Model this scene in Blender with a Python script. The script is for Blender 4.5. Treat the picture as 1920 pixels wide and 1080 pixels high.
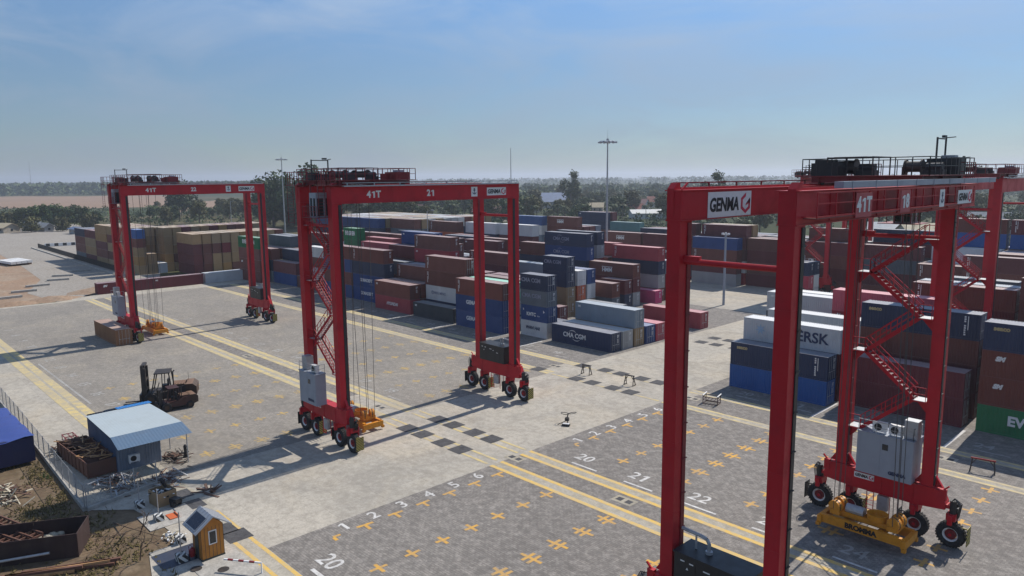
import bpy, bmesh, math, random
from mathutils import Vector, Matrix
from math import sin, cos, pi, radians
random.seed(11)
for _o in list(bpy.data.objects): bpy.data.objects.remove(_o)
SC = bpy.context.scene
COL = SC.collection
# ------------------------------------------------------------------ camera
PITCH, ROLL, YAW, CAMZ, FPX = 0.149572, -0.0097427, 0.809019, 26.33, 1377.3
fw = Vector((-sin(YAW)*cos(PITCH), cos(YAW)*cos(PITCH), -sin(PITCH)))
rt = Vector((cos(YAW), sin(YAW), 0))
up = rt.cross(fw)
rt2 = rt*cos(ROLL)+up*sin(ROLL); up2 = -rt*sin(ROLL)+up*cos(ROLL)
cam = bpy.data.cameras.new('camera'); camo = bpy.data.objects.new('camera', cam); COL.objects.link(camo)
M = Matrix.Identity(4)
for i in range(3):
    M[i][0] = rt2[i]; M[i][1] = up2[i]; M[i][2] = -fw[i]
M[2][3] = CAMZ
camo.matrix_world = M
cam.sensor_width = 36; cam.lens = 36*FPX/1920; cam.clip_start = 0.5; cam.clip_end = 40000
SC.camera = camo
# ------------------------------------------------------------------ light
SUN_EL, SUN_AZ = radians(46), radians(-2.5)
W = bpy.data.worlds.new('World'); SC.world = W; W.use_nodes = True
nt = W.node_tree; nt.nodes.clear()
wo = nt.nodes.new('ShaderNodeOutputWorld'); bg = nt.nodes.new('ShaderNodeBackground')
sky = nt.nodes.new('ShaderNodeTexSky'); sky.sky_type = 'NISHITA'; sky.sun_disc = False
sky.sun_elevation = SUN_EL; sky.sun_rotation = SUN_AZ
sky.air_density = 1.0; sky.dust_density = 0.0; sky.ozone_density = 1.6; sky.altitude = 0
tc = nt.nodes.new('ShaderNodeTexCoord'); mp = nt.nodes.new('ShaderNodeMapping')
mp.inputs['Rotation'].default_value = (0, 0, radians(25)); mp.inputs['Scale'].default_value = (1.1, 3.2, 9)
nz = nt.nodes.new('ShaderNodeTexNoise'); nz.inputs['Scale'].default_value = 1.6; nz.inputs['Detail'].default_value = 8; nz.inputs['Roughness'].default_value = 0.58
nz.inputs['Distortion'].default_value = 0.6
rp = nt.nodes.new('ShaderNodeValToRGB'); rp.color_ramp.elements[0].position = 0.41; rp.color_ramp.elements[1].position = 0.80
rp.color_ramp.elements[0].color = (0, 0, 0, 1); rp.color_ramp.elements[1].color = (0.72, 0.72, 0.72, 1)
mxc = nt.nodes.new('ShaderNodeMix'); mxc.data_type = 'RGBA'
mxc.inputs['B'].default_value = (6.5, 6.7, 7.1, 1)
nt.links.new(tc.outputs['Generated'], mp.inputs['Vector']); nt.links.new(mp.outputs['Vector'], nz.inputs['Vector'])
nt.links.new(nz.outputs['Fac'], rp.inputs['Fac']); nt.links.new(rp.outputs['Color'], mxc.inputs['Factor'])
nt.links.new(sky.outputs['Color'], mxc.inputs['A']); tint = nt.nodes.new('ShaderNodeMix'); tint.data_type = 'RGBA'; tint.blend_type = 'MULTIPLY'; tint.inputs['Factor'].default_value = 1; tint.inputs['B'].default_value = (0.97, 1.0, 1.06, 1)
# the dry season sky: dull and blue grey low down, clearer blue overhead
sxyz = nt.nodes.new('ShaderNodeSeparateXYZ'); nt.links.new(tc.outputs['Generated'], sxyz.inputs['Vector'])
lowr = nt.nodes.new('ShaderNodeValToRGB'); nt.links.new(sxyz.outputs['Z'], lowr.inputs['Fac'])
lowr.color_ramp.elements[0].position = 0.0; lowr.color_ramp.elements[0].color = (0.47, 0.55, 0.67, 1)
lowr.color_ramp.elements[1].position = 0.42; lowr.color_ramp.elements[1].color = (1.2, 1.35, 1.45, 1)
mid_ = lowr.color_ramp.elements.new(0.14); mid_.color = (0.76, 0.86, 0.97, 1); up_ = lowr.color_ramp.elements.new(0.24); up_.color = (1.0, 1.16, 1.30, 1)
lowm = nt.nodes.new('ShaderNodeMix'); lowm.data_type = 'RGBA'; lowm.blend_type = 'MULTIPLY'; lowm.inputs['Factor'].default_value = 1
nt.links.new(mxc.outputs['Result'], lowm.inputs['A']); nt.links.new(lowr.outputs['Color'], lowm.inputs['B']); nt.links.new(lowm.outputs['Result'], tint.inputs['A']); nt.links.new(tint.outputs['Result'], bg.inputs['Color'])
bg.inputs['Strength'].default_value = 0.080
nt.links.new(bg.outputs['Background'], wo.inputs['Surface'])
sun = bpy.data.lights.new('sun', 'SUN'); suno = bpy.data.objects.new('sun', sun); COL.objects.link(suno)
sun.energy = 4.9; sun.angle = radians(0.5); sun.color = (1.0, 0.93, 0.84)
sd = Vector((sin(SUN_AZ)*cos(SUN_EL), cos(SUN_AZ)*cos(SUN_EL), sin(SUN_EL)))
suno.rotation_euler = (-sd).to_track_quat('-Z', 'Y').to_euler(); suno.location = (0, 0, 80)
SC.view_settings.view_transform = 'Standard'; SC.view_settings.look = 'None'
SC.view_settings.exposure = 0.0; SC.view_settings.gamma = 1; SC.view_settings.use_curve_mapping = False
# ------------------------------------------------------------------ helpers
class MB:
    def __init__(s): s.v = []; s.f = []; s.m = []; s.mi = 0
    def add(s, vs, fs):
        o = len(s.v); s.v += [tuple(p) for p in vs]
        for f in fs: s.f.append(tuple(i+o for i in f)); s.m.append(s.mi)
    def bx(s, x0, x1, y0, y1, z0, z1):
        s.add([(x0,y0,z0),(x1,y0,z0),(x1,y1,z0),(x0,y1,z0),(x0,y0,z1),(x1,y0,z1),(x1,y1,z1),(x0,y1,z1)],
              [(0,3,2,1),(4,5,6,7),(0,1,5,4),(1,2,6,5),(2,3,7,6),(3,0,4,7)]); return s
    def cb(s, c, d, rot=None):
        hx, hy, hz = d[0]/2, d[1]/2, d[2]/2
        p = [Vector((x, y, z)) for z in (-hz, hz) for x, y in ((-hx,-hy),(hx,-hy),(hx,hy),(-hx,hy))]
        if rot is not None: p = [rot @ q for q in p]
        s.add([q+Vector(c) for q in p], [(0,3,2,1),(4,5,6,7),(0,1,5,4),(1,2,6,5),(2,3,7,6),(3,0,4,7)]); return s
    def bar(s, a, b, w, h=None):
        a, b = Vector(a), Vector(b); h = h or w; d = b-a
        if d.length < 1e-6: return s
        q = d.to_track_quat('X', 'Z').to_matrix()
        s.cb((a+b)/2, (d.length, w, h), q); return s
    def cyl(s, a, b, r, n=10, r2=None, caps=True):
        a, b = Vector(a), Vector(b); r2 = r if r2 is None else r2
        q = (b-a).to_track_quat('Z', 'Y').to_matrix(); vs = []
        for p, rr in ((a, r), (b, r2)):
            for i in range(n):
                t = 2*pi*i/n; vs.append(p + q @ Vector((rr*cos(t), rr*sin(t), 0)))
        fs = [(i, (i+1) % n, n+(i+1) % n, n+i) for i in range(n)]
        if caps: fs += [tuple(range(n-1, -1, -1)), tuple(range(n, 2*n))]
        s.add(vs, fs); return s
    def tube(s, pts, r, n=6):
        for p, q in zip(pts[:-1], pts[1:]): s.cyl(p, q, r, n)
        return s
    def lathe(s, prof, c, axis, n=20):
        q = Vector(axis).to_track_quat('Z', 'Y').to_matrix(); c = Vector(c); vs = []
        for (r, z) in prof:
            for i in range(n):
                t = 2*pi*i/n; vs.append(c + q @ Vector((r*cos(t), r*sin(t), z)))
        fs = []
        for k in range(len(prof)-1):
            for i in range(n):
                fs.append((k*n+i, k*n+(i+1) % n, (k+1)*n+(i+1) % n, (k+1)*n+i))
        s.add(vs, fs); return s
    def prism(s, poly, z0, z1, axes='xyz'):
        n = len(poly); vs = []
        for z in (z0, z1):
            for (a, b) in poly:
                d = {axes[0]: a, axes[1]: b, axes[2]: z}; vs.append((d['x'], d['y'], d['z']))
        s.add(vs, [tuple(range(n-1, -1, -1)), tuple(range(n, 2*n))]+[(i, (i+1) % n, n+(i+1) % n, n+i) for i in range(n)]); return s
    def quad(s, a, b, c, d): s.add([a, b, c, d], [(0, 1, 2, 3)]); return s
    def mesh(s, name, smooth=False):
        me = bpy.data.meshes.new(name); me.from_pydata(s.v, [], s.f)
        if any(s.m): me.polygons.foreach_set('material_index', s.m)
        if smooth: me.polygons.foreach_set('use_smooth', [True]*len(me.polygons))
        bm = bmesh.new(); bm.from_mesh(me); bmesh.ops.recalc_face_normals(bm, faces=bm.faces); bm.to_mesh(me); bm.free()
        me.update(); return me
    def build(s, name, mat, parent=None, smooth=False, loc=None):
        me = s.mesh(name, smooth)
        for m in (mat if isinstance(mat, (list, tuple)) else [mat]): me.materials.append(m)
        return link(name, me, parent, loc)
def link(name, me, parent=None, loc=None, rot=None):
    o = bpy.data.objects.new(name, me); COL.objects.link(o)
    if parent: o.parent = parent
    if loc: o.location = loc
    if rot: o.rotation_euler = rot
    return o
def empty(name, loc=(0,0,0), rz=0):
    o = bpy.data.objects.new(name, None); COL.objects.link(o); o.location = loc; o.rotation_euler = (0, 0, rz); o.empty_display_size = .3
    return o
LABELS = {}
def tag(o, label=None, cat=None, group=None, kind=None):
    if label:
        o['label'] = label; LABELS[label] = LABELS.get(label, 0)+1
    if cat: o['category'] = cat
    if group: o['group'] = group
    if kind: o['kind'] = kind
    return o
def copy_tree(o, parent=None):
    c = o.copy(); COL.objects.link(c)
    if parent: c.parent = parent
    for ch in list(o.children): copy_tree(ch, c)
    return c
_dg = {}
def text_mesh(txt, size, key='', bold=0.0, shear=0, center=True, ext=0.006, squash=1.0):
    k = (txt, size, bold, shear, center, squash)
    if k in _dg: return _dg[k]
    if '1' in txt and len(txt) <= 3:                                       # figures with a flagged one, set side by side
        bmx = bmesh.new(); cx = 0.0
        for ch in txt:
            if ch == '1':
                hh = size*.70; w = size*.125+bold*2; g = MB(); z0, z1 = -ext, ext
                poly = [(w*.9, -hh/2), (w*1.9, -hh/2), (w*1.9, hh/2), (w*1.1, hh/2), (0, hh*.36), (0, hh*.20), (w*.9, hh*.31)]
                g.prism(poly, z0, z1) if ext else g.add([(x, y, 0) for x, y in poly], [tuple(range(7))])
                me = g.mesh('figure')
            else: me = text_mesh(ch, size, key, bold, shear, True, ext).copy()
            xs = [v.co.x for v in me.vertices]; me.transform(Matrix.Translation((cx-min(xs), 0, 0))); cx += max(xs)-min(xs)+size*.13; bmx.from_mesh(me)
        me = bpy.data.meshes.new('lettering'); bmx.to_mesh(me); bmx.free(); me.transform(Matrix.Translation((-(cx-size*.13)/2, 0, 0)))
        _dg[k] = me; return me
    cu = bpy.data.curves.new('txt', 'FONT'); cu.body = txt; cu.size = size; cu.offset = bold; cu.shear = shear; cu.extrude = ext
    cu.resolution_u = 3
    if center: cu.align_x = 'CENTER'; cu.align_y = 'CENTER'
    ob = bpy.data.objects.new('txt', cu); COL.objects.link(ob)
    bpy.context.view_layer.update()
    me = bpy.data.meshes.new_from_object(ob.evaluated_get(bpy.context.evaluated_depsgraph_get()))
    bpy.data.objects.remove(ob); bpy.data.curves.remove(cu)
    if squash != 1.0: me.transform(Matrix.Diagonal((squash, 1, 1, 1)))
    me.name = 'lettering'; _dg[k] = me
    return me
def lettering(txt, size, mat, parent, loc, rot, name='lettering', **kw):
    base = text_mesh(txt, size, **kw)
    key = (base.name, mat.name)
    me = _dg.get(key)
    if me is None:
        me = base.copy(); me.materials.clear(); me.materials.append(mat); _dg[key] = me
    return link(name, me, parent, loc, rot)
FX = (pi/2, 0, pi/2)     # writing that faces +X
FY = (pi/2, 0, 0)        # writing that faces -Y
# ------------------------------------------------------------------ materials
MATS = {}
def N(nt, t, **kw):
    n = nt.nodes.new(t)
    for k, v in kw.items():
        if k in n.inputs: n.inputs[k].default_value = v
        else: setattr(n, k, v)
    return n
def mixc(nt, fac, a, b, mode='MIX'):
    m = nt.nodes.new('ShaderNodeMix'); m.data_type = 'RGBA'; m.blend_type = mode
    for key, val in (('Factor', fac), ('A', a), ('B', b)):
        if isinstance(val, bpy.types.NodeSocket): nt.links.new(val, m.inputs[key])
        elif key == 'Factor': m.inputs[key].default_value = val
        else: m.inputs[key].default_value = (*val[:3], 1)
    return m.outputs['Result']
def ramp(nt, sock, a, b, ca=0.0, cb=1.0):
    r = nt.nodes.new('ShaderNodeMapRange'); r.inputs['From Min'].default_value = a; r.inputs['From Max'].default_value = b
    r.inputs['To Min'].default_value = ca; r.inputs['To Max'].default_value = cb; nt.links.new(sock, r.inputs['Value'])
    return r.outputs['Result']
def noise(nt, co, scale, detail=5, rough=0.55, dist=0.0, vec=(1, 1, 1)):
    if vec != (1, 1, 1):
        m = nt.nodes.new('ShaderNodeMapping'); m.inputs['Scale'].default_value = vec; nt.links.new(co, m.inputs['Vector']); co = m.outputs['Vector']
    n = nt.nodes.new('ShaderNodeTexNoise'); n.inputs['Scale'].default_value = scale; n.inputs['Detail'].default_value = detail
    n.inputs['Roughness'].default_value = rough; n.inputs['Distortion'].default_value = dist
    nt.links.new(co, n.inputs['Vector']); return n.outputs['Fac']
def newmat(name):
    m = bpy.data.materials.new(name); m.use_nodes = True; nt = m.node_tree
    b = nt.nodes['Principled BSDF']; co = nt.nodes.new('ShaderNodeTexCoord')
    MATS[name] = m
    return m, nt, b, co
def paint(name, col, rough=0.5, metal=0.0, dirt=0.25, dirtcol=(0.10, 0.075, 0.055), scale=1.2, dust_sun=0.0, dust_suncol=(0.42, 0.37, 0.33), rust=0.0, world=False, bump=0.0, var=0.0, spec=0.4):
    m, nt, b, co = newmat(name)
    c = co.outputs['Object']
    if world:
        g = nt.nodes.new('ShaderNodeNewGeometry'); c = g.outputs['Position']
    n1 = noise(nt, c, scale, 6, 0.6)
    n2 = noise(nt, c, scale*0.7, 4, 0.55, 0.3, (1, 1, 0.12))
    base = col
    if var:
        oi = nt.nodes.new('ShaderNodeObjectInfo')
        hs = nt.nodes.new('ShaderNodeHueSaturation')
        hs.inputs['Color'].default_value = (*col, 1)
        nt.links.new(ramp(nt, oi.outputs['Random'], 0, 1, 1-var, 1+var), hs.inputs['Value'])
        wn = nt.nodes.new('ShaderNodeTexWhiteNoise'); wn.noise_dimensions = '1D'; nt.links.new(oi.outputs['Random'], wn.inputs['W'])
        nt.links.new(ramp(nt, wn.outputs['Value'], 0, 1, 1-var*1.2, 1.02), hs.inputs['Saturation'])
        base = hs.outputs['Color']
    f1 = ramp(nt, n1, 0.48, 0.75, 0, dirt)
    r = mixc(nt, f1, base, dirtcol)
    f2 = ramp(nt, n2, 0.55, 0.8, 0, dirt*0.8)
    r = mixc(nt, f2, r, tuple(min(1, x*1.5+0.03) for x in col))
    if rust:
        f3 = ramp(nt, noise(nt, c, scale*2.3, 7, 0.7), 0.62, 0.70, 0, rust)
        r = mixc(nt, f3, r, (0.11, 0.045, 0.02))
    if dust_sun:  # upward faces paler: settled dust, plus sunlight put into the colour
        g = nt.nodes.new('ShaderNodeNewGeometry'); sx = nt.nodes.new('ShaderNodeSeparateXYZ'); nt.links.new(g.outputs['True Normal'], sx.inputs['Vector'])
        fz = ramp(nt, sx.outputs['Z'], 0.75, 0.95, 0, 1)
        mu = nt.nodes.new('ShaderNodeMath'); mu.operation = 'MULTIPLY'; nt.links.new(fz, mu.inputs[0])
        nt.links.new(ramp(nt, n1, 0.3, 0.7, dust_sun*0.65, dust_sun), mu.inputs[1])
        r = mixc(nt, mu.outputs[0], r, dust_suncol)
    if isinstance(r, bpy.types.NodeSocket): nt.links.new(r, b.inputs['Base Color'])
    nt.links.new(ramp(nt, n1, 0.3, 0.7, max(0, rough-0.08), min(1, rough+0.12)), b.inputs['Roughness'])
    b.inputs['Metallic'].default_value = metal
    b.inputs['Specular IOR Level'].default_value = spec
    if bump:
        bp = nt.nodes.new('ShaderNodeBump'); bp.inputs['Strength'].default_value = bump; bp.inputs['Distance'].default_value = 0.05
        nt.links.new(n1, bp.inputs['Height']); nt.links.new(bp.outputs['Normal'], b.inputs['Normal'])
    return m
RED = paint('crane_red', (0.46, 0.010, 0.020), 0.45, dirt=0.42, dirtcol=(0.17, 0.014, 0.018), scale=0.7, dust_sun=0.15, dust_suncol=(0.5, 0.2, 0.2), spec=0.25)
REDD = paint('machinery_red', (0.20, 0.012, 0.018), 0.5, dirt=0.4, scale=1.5)
BLACK = paint('black_paint', (0.018, 0.019, 0.021), 0.45, dirt=0.3, scale=2, dirtcol=(0.06, 0.055, 0.05))
RUBBER = paint('tyre_rubber', (0.02, 0.02, 0.021), 0.85, dirt=0.5, dirtcol=(0.10, 0.09, 0.08), scale=2.5)
STEEL = paint('galvanised_steel', (0.42, 0.43, 0.44), 0.45, metal=0.4, dirt=0.3, scale=3)
GREY = paint('grey_house_paint', (0.29, 0.32, 0.37), 0.45, dirt=0.12, scale=1)
WHITE = paint('white_paint', (0.74, 0.74, 0.73), 0.5, dirt=0.15, scale=2)
LETW = paint('white_lettering', (0.72, 0.72, 0.70), 0.6, dirt=0.35, scale=2.5, dirtcol=(0.3, 0.28, 0.27))
LETG = paint('faded_lettering', (0.24, 0.25, 0.32), 0.6, dirt=0.5, scale=2.5, dirtcol=(0.05, 0.055, 0.10))
LETK = paint('black_lettering', (0.012, 0.012, 0.014), 0.55, dirt=0.1)
LETN = paint('navy_lettering', (0.02, 0.035, 0.09), 0.55, dirt=0.2)
LETT = paint('tan_lettering', (0.45, 0.36, 0.18), 0.6, dirt=0.3)
LOGR = paint('logo_red', (0.55, 0.02, 0.06), 0.5, dirt=0.1)
STARB = paint('light_blue_panel', (0.30, 0.42, 0.54), 0.5, dirt=0.15)
YEL = paint('spreader_yellow', (0.62, 0.25, 0.015), 0.5, dirt=0.35, scale=2, dirtcol=(0.12, 0.06, 0.02))
GREASE = paint('greased_metal', (0.06, 0.05, 0.045), 0.5, metal=0.3, dirt=0.5, scale=3)
ROPE = paint('wire_rope', (0.06, 0.06, 0.06), 0.6, dirt=0.2)
GLASS = paint('dark_glass', (0.015, 0.02, 0.025), 0.08, dirt=0.05, spec=0.6)
TREAD = paint('stair_tread', (0.30, 0.22, 0.22), 0.6, dirt=0.3, scale=4)
def hazard_mat(name='hazard_stripes', a=(0.45, 0.36, 0.06), b_=(0.02, 0.02, 0.02), s=5.5, vec=(0, 0.7, 0.7)):
    m, nt, b, co = newmat(name)
    vm = nt.nodes.new('ShaderNodeVectorMath'); vm.operation = 'DOT_PRODUCT'; vm.inputs[1].default_value = vec
    nt.links.new(co.outputs['Object'], vm.inputs[0])
    ma = nt.nodes.new('ShaderNodeMath'); ma.operation = 'MULTIPLY'; ma.inputs[1].default_value = s; nt.links.new(vm.outputs['Value'], ma.inputs[0])
    fr = nt.nodes.new('ShaderNodeMath'); fr.operation = 'FRACT'; nt.links.new(ma.outputs[0], fr.inputs[0])
    gt = nt.nodes.new('ShaderNodeMath'); gt.operation = 'GREATER_THAN'; gt.inputs[1].default_value = 0.5; nt.links.new(fr.outputs[0], gt.inputs[0])
    r = mixc(nt, gt.outputs[0], a, b_)
    r = mixc(nt, ramp(nt, noise(nt, co.outputs['Object'], 3), 0.5, 0.8, 0, 0.5), r, (0.12, 0.10, 0.08))
    nt.links.new(r, b.inputs['Base Color']); b.inputs['Roughness'].default_value = 0.6
    return m
HAZ = hazard_mat()
# ------------------------------------------------------------------ ground and paving
def ground_mat(name, cols, fine=6.0, coarse=0.09, stain=0.35, staincol=(0.10, 0.09, 0.08), joints=None, brick=None, rough=0.9, warm=None, tracks=False, bump=0.3):
    m, nt, b, co = newmat(name)
    g = nt.nodes.new('ShaderNodeNewGeometry'); P = g.outputs['Position']
    n1 = noise(nt, P, coarse, 6, 0.6, 0.5); n2 = noise(nt, P, coarse*6, 6, 0.65); n3 = noise(nt, P, fine, 3, 0.7)
    r = mixc(nt, ramp(nt, n1, 0.35, 0.65), cols[0], cols[1])
    if warm: r = mixc(nt, ramp(nt, noise(nt, P, coarse*2.1, 5, 0.6, 0.8), 0.48, 0.68, 0, 0.75), r, warm)
    r = mixc(nt, ramp(nt, n2, 0.50, 0.78, 0, stain), r, staincol)
    # streaks drawn out along the driving direction
    ns = noise(nt, P, 0.35, 6, 0.6, 0.2, (0.12, 1, 1)); r = mixc(nt, ramp(nt, ns, 0.52, 0.75, 0, stain*0.6), r, staincol)
    ns2 = noise(nt, P, 0.5, 5, 0.6, 0.2, (1, 0.1, 1)); r = mixc(nt, ramp(nt, ns2, 0.55, 0.75, 0, stain*0.5), r, tuple(min(1, x*1.35) for x in cols[1]))
    if brick:
        bt = nt.nodes.new('ShaderNodeTexBrick'); nt.links.new(P, bt.inputs['Vector'])
        bt.inputs['Scale'].default_value = 1; bt.inputs['Brick Width'].default_value = brick; bt.inputs['Row Height'].default_value = brick/2
        bt.inputs['Mortar Size'].default_value = brick*0.05; bt.inputs['Color1'].default_value = (0.75, 0.75, 0.75, 1); bt.inputs['Color2'].default_value = (1.2, 1.18, 1.16, 1)
        bt.inputs['Mortar'].default_value = (0.5, 0.48, 0.45, 1)
        r = mixc(nt, 0.75, r, bt.outputs['Color'], 'MULTIPLY')
    if joints:
        bt = nt.nodes.new('ShaderNodeTexBrick'); nt.links.new(P, bt.inputs['Vector']); bt.offset = 0
        bt.inputs['Scale'].default_value = 1; bt.inputs['Brick Width'].default_value = joints; bt.inputs['Row Height'].default_value = joints
        bt.inputs['Mortar Size'].default_value = 0.02; bt.inputs['Color1'].default_value = (0.88, 0.88, 0.88, 1); bt.inputs['Color2'].default_value = (1.08, 1.07, 1.05, 1)
        bt.inputs['Mortar'].default_value = (0.6, 0.6, 0.6, 1)
        r = mixc(nt, 0.7, r, bt.outputs['Color'], 'MULTIPLY')
    if tracks:
        wv = nt.nodes.new('ShaderNodeTexVoronoi'); wv.feature = 'DISTANCE_TO_EDGE'; wv.inputs['Scale'].default_value = 0.07
        nzv = nt.nodes.new('ShaderNodeTexNoise'); nzv.inputs['Scale'].default_value = 0.12; nt.links.new(P, nzv.inputs['Vector'])
        ad = nt.nodes.new('ShaderNodeMix'); ad.data_type = 'VECTOR'; ad.inputs['Factor'].default_value = 0.5
        vs = nt.nodes.new('ShaderNodeVectorMath'); vs.operation = 'MULTIPLY_ADD'; vs.inputs[1].default_value = (22, 22, 0)
        nt.links.new(nzv.outputs['Color'], vs.inputs[0]); nt.links.new(P, vs.inputs[2]); nt.links.new(vs.outputs[0], wv.inputs['Vector'])
        f = ramp(nt, wv.outputs['Distance'], 0.0, 0.06, 0.30, 0.0)
        mm = nt.nodes.new('ShaderNodeMath'); mm.operation = 'MULTIPLY'; nt.links.new(f, mm.inputs[0])
        nt.links.new(ramp(nt, noise(nt, P, 0.16, 3), 0.38, 0.55), mm.inputs[1])
        r = mixc(nt, mm.outputs[0], r, (0.12, 0.11, 0.10))
    n4 = noise(nt, P, 1.3, 8, 0.78); r = mixc(nt, ramp(nt, n4, 0.48, 0.64, 0, 0.75), r, tuple(x*0.55 for x in cols[0])); r = mixc(nt, ramp(nt, n4, 0.50, 0.36, 0, 0.5), r, tuple(min(1, x*1.4) for x in cols[1]))
    r = mixc(nt, ramp(nt, n3, 0.35, 0.65, 0, 0.5), r, tuple(x*0.55 for x in cols[0]))
    nt.links.new(r, b.inputs['Base Color']); b.inputs['Roughness'].default_value = rough; b.inputs['Specular IOR Level'].default_value = 0.25
    bp = nt.nodes.new('ShaderNodeBump'); bp.inputs['Strength'].default_value = bump; bp.inputs['Distance'].default_value = 0.03
    nt.links.new(n3, bp.inputs['Height']); nt.links.new(bp.outputs['Normal'], b.inputs['Normal'])
    return m
CONC = ground_mat('concrete_road', ((0.50, 0.46, 0.39), (0.40, 0.375, 0.325)), coarse=0.05, stain=0.45, staincol=(0.21, 0.19, 0.165), joints=4.6, warm=(0.52, 0.45, 0.34), tracks=True)
PAVE = ground_mat('block_paving', ((0.235, 0.218, 0.20), (0.295, 0.275, 0.25)), fine=3.2, coarse=0.06, stain=0.4, staincol=(0.13, 0.12, 0.113), brick=0.42)
PAVE2 = ground_mat('worn_block_paving', ((0.35, 0.322, 0.28), (0.255, 0.238, 0.212)), fine=3.2, coarse=0.05, stain=0.5, staincol=(0.16, 0.15, 0.138), brick=0.42, warm=(0.42, 0.375, 0.30))
DIRT = ground_mat('dry_dirt', ((0.20, 0.135, 0.085), (0.13, 0.10, 0.06)), fine=2.2, coarse=0.16, stain=0.8, staincol=(0.065, 0.06, 0.03), warm=(0.26, 0.20, 0.13), bump=0.8)
ODIRT = ground_mat('orange_earth', ((0.37, 0.25, 0.165), (0.30, 0.21, 0.145)), fine=1.2, coarse=0.05, stain=0.5, staincol=(0.22, 0.15, 0.10), warm=(0.42, 0.36, 0.28), bump=0.7)
ASPH = ground_mat('grey_asphalt', ((0.33, 0.30, 0.26), (0.38, 0.35, 0.31)), fine=4, coarse=0.05, stain=0.3)
def terrain_mat():
    m, nt, b, co = newmat('open_country')
    g = nt.nodes.new('ShaderNodeNewGeometry'); P = g.outputs['Position']
    r = mixc(nt, ramp(nt, noise(nt, P, 0.004, 6, 0.6, 0.5), 0.38, 0.62), (0.034, 0.048, 0.020), (0.075, 0.078, 0.036))
    r = mixc(nt, ramp(nt, noise(nt, P, 0.0016, 5, 0.6, 0.5, ), 0.56, 0.66, 0, 0.75), r, (0.20, 0.145, 0.095))
    r = mixc(nt, ramp(nt, noise(nt, P, 0.06, 6, 0.7), 0.42, 0.66, 0, 0.75), r, (0.034, 0.05, 0.020))
    nt.links.new(r, b.inputs['Base Color']); b.inputs['Roughness'].default_value = 0.95; b.inputs['Specular IOR Level'].default_value = 0.1
    return m
def disc(name, R, z, mat):
    mb = MB(); rs = [0, 300, 900, 2500, R]; n = 96; vs = [(0, 0, z)]
    for r in rs[1:]: vs += [(r*cos(2*pi*i/n), r*sin(2*pi*i/n), z) for i in range(n)]
    fs = [(0, 1+i, 1+(i+1) % n) for i in range(n)]
    for k in range(3):
        a = 1+k*n; c = a+n
        fs += [(a+i, c+i, c+(i+1) % n, a+(i+1) % n) for i in range(n)]
    mb.add(vs, fs); return mb.build(name, mat)
tag(disc('terrain', 11000, -0.08, terrain_mat()), kind='structure')
def sheet(name, polys, z, mat):
    mb = MB()
    for p in polys:
        if len(p) == 4 and not isinstance(p[0], (tuple, list)):
            x0, x1, y0, y1 = p; p = [(x0, y0), (x1, y0), (x1, y1), (x0, y1)]
        mb.add([(x, y, z) for x, y in p], [tuple(range(len(p)))])
    return tag(mb.build(name, mat), kind='structure')
def ragged(pts, step=2.5, amp=0.5, seed=1):
    rnd = random.Random(seed); out = []
    for (a, b) in zip(pts, pts[1:]+pts[:1]):
        L = math.hypot(b[0]-a[0], b[1]-a[1]); k = max(1, int(L/step))
        for i in range(k):
            t = i/k; out.append((a[0]+(b[0]-a[0])*t+rnd.uniform(-amp, amp), a[1]+(b[1]-a[1])*t+rnd.uniform(-amp, amp)))
    return out
sheet('dry_ground', [ragged([(-190, -30), (-20, -30), (-20, 22), (-66, 22), (-66, 15.0), (-190, 15.0)], 2, .25, 3)], -0.04, DIRT)
sheet('bare_earth', [ragged([(-420, -80), (-185.5, -60), (-185.5, 33), (-192, 48), (-206, 62), (-240, 58), (-300, 70), (-420, 82)], 6, 1.5, 5)], -0.045, ODIRT)
sheet('access_road', [[(-186, 38), (-190, 47), (-206, 66), (-300, 100), (-520, 120), (-520, 74), (-420, 56), (-330, 50), (-270, 47), (-232, 44), (-206, 36)], [(-190, 44), (-206, 56), (-206, 130), (-190, 130)]], -0.02, ASPH)
sheet('concrete_yard', [[(-186, 13.9), (-64.4, 13.9), (-62, 16.5), (-57.5, 17.2), (-53.4, 17.4), (-53.2, 14.9), (-49.8, 14.0), (-44, 15.5), (-36, 19.0), (45, 19.0), (45, 230), (-206, 230), (-206, 70), (-191, 47), (-185.6, 38)]], 0.0, CONC)
XL, XR = -66.7, -48.3
sheet('container_yard_paving', [(XR, 45, 21.4, 43.0), (XR, 45, 44.6, 46.9), (XR, 45, 48.4, 70.1), (XR+1.5, 45, 71.4, 75.9), (XR, 45, 77.2, 100), (-184, XL-10, 44.6, 46.9), (-184, XL-2, 71.4, 75.9), (-184, XL, 77.2, 130)], 0.004, PAVE)
sheet('worn_yard_paving', [(-184, XL, 21.4, 43.0), (-184, XL, 48.4, 70.1)], 0.004, PAVE2)
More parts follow.
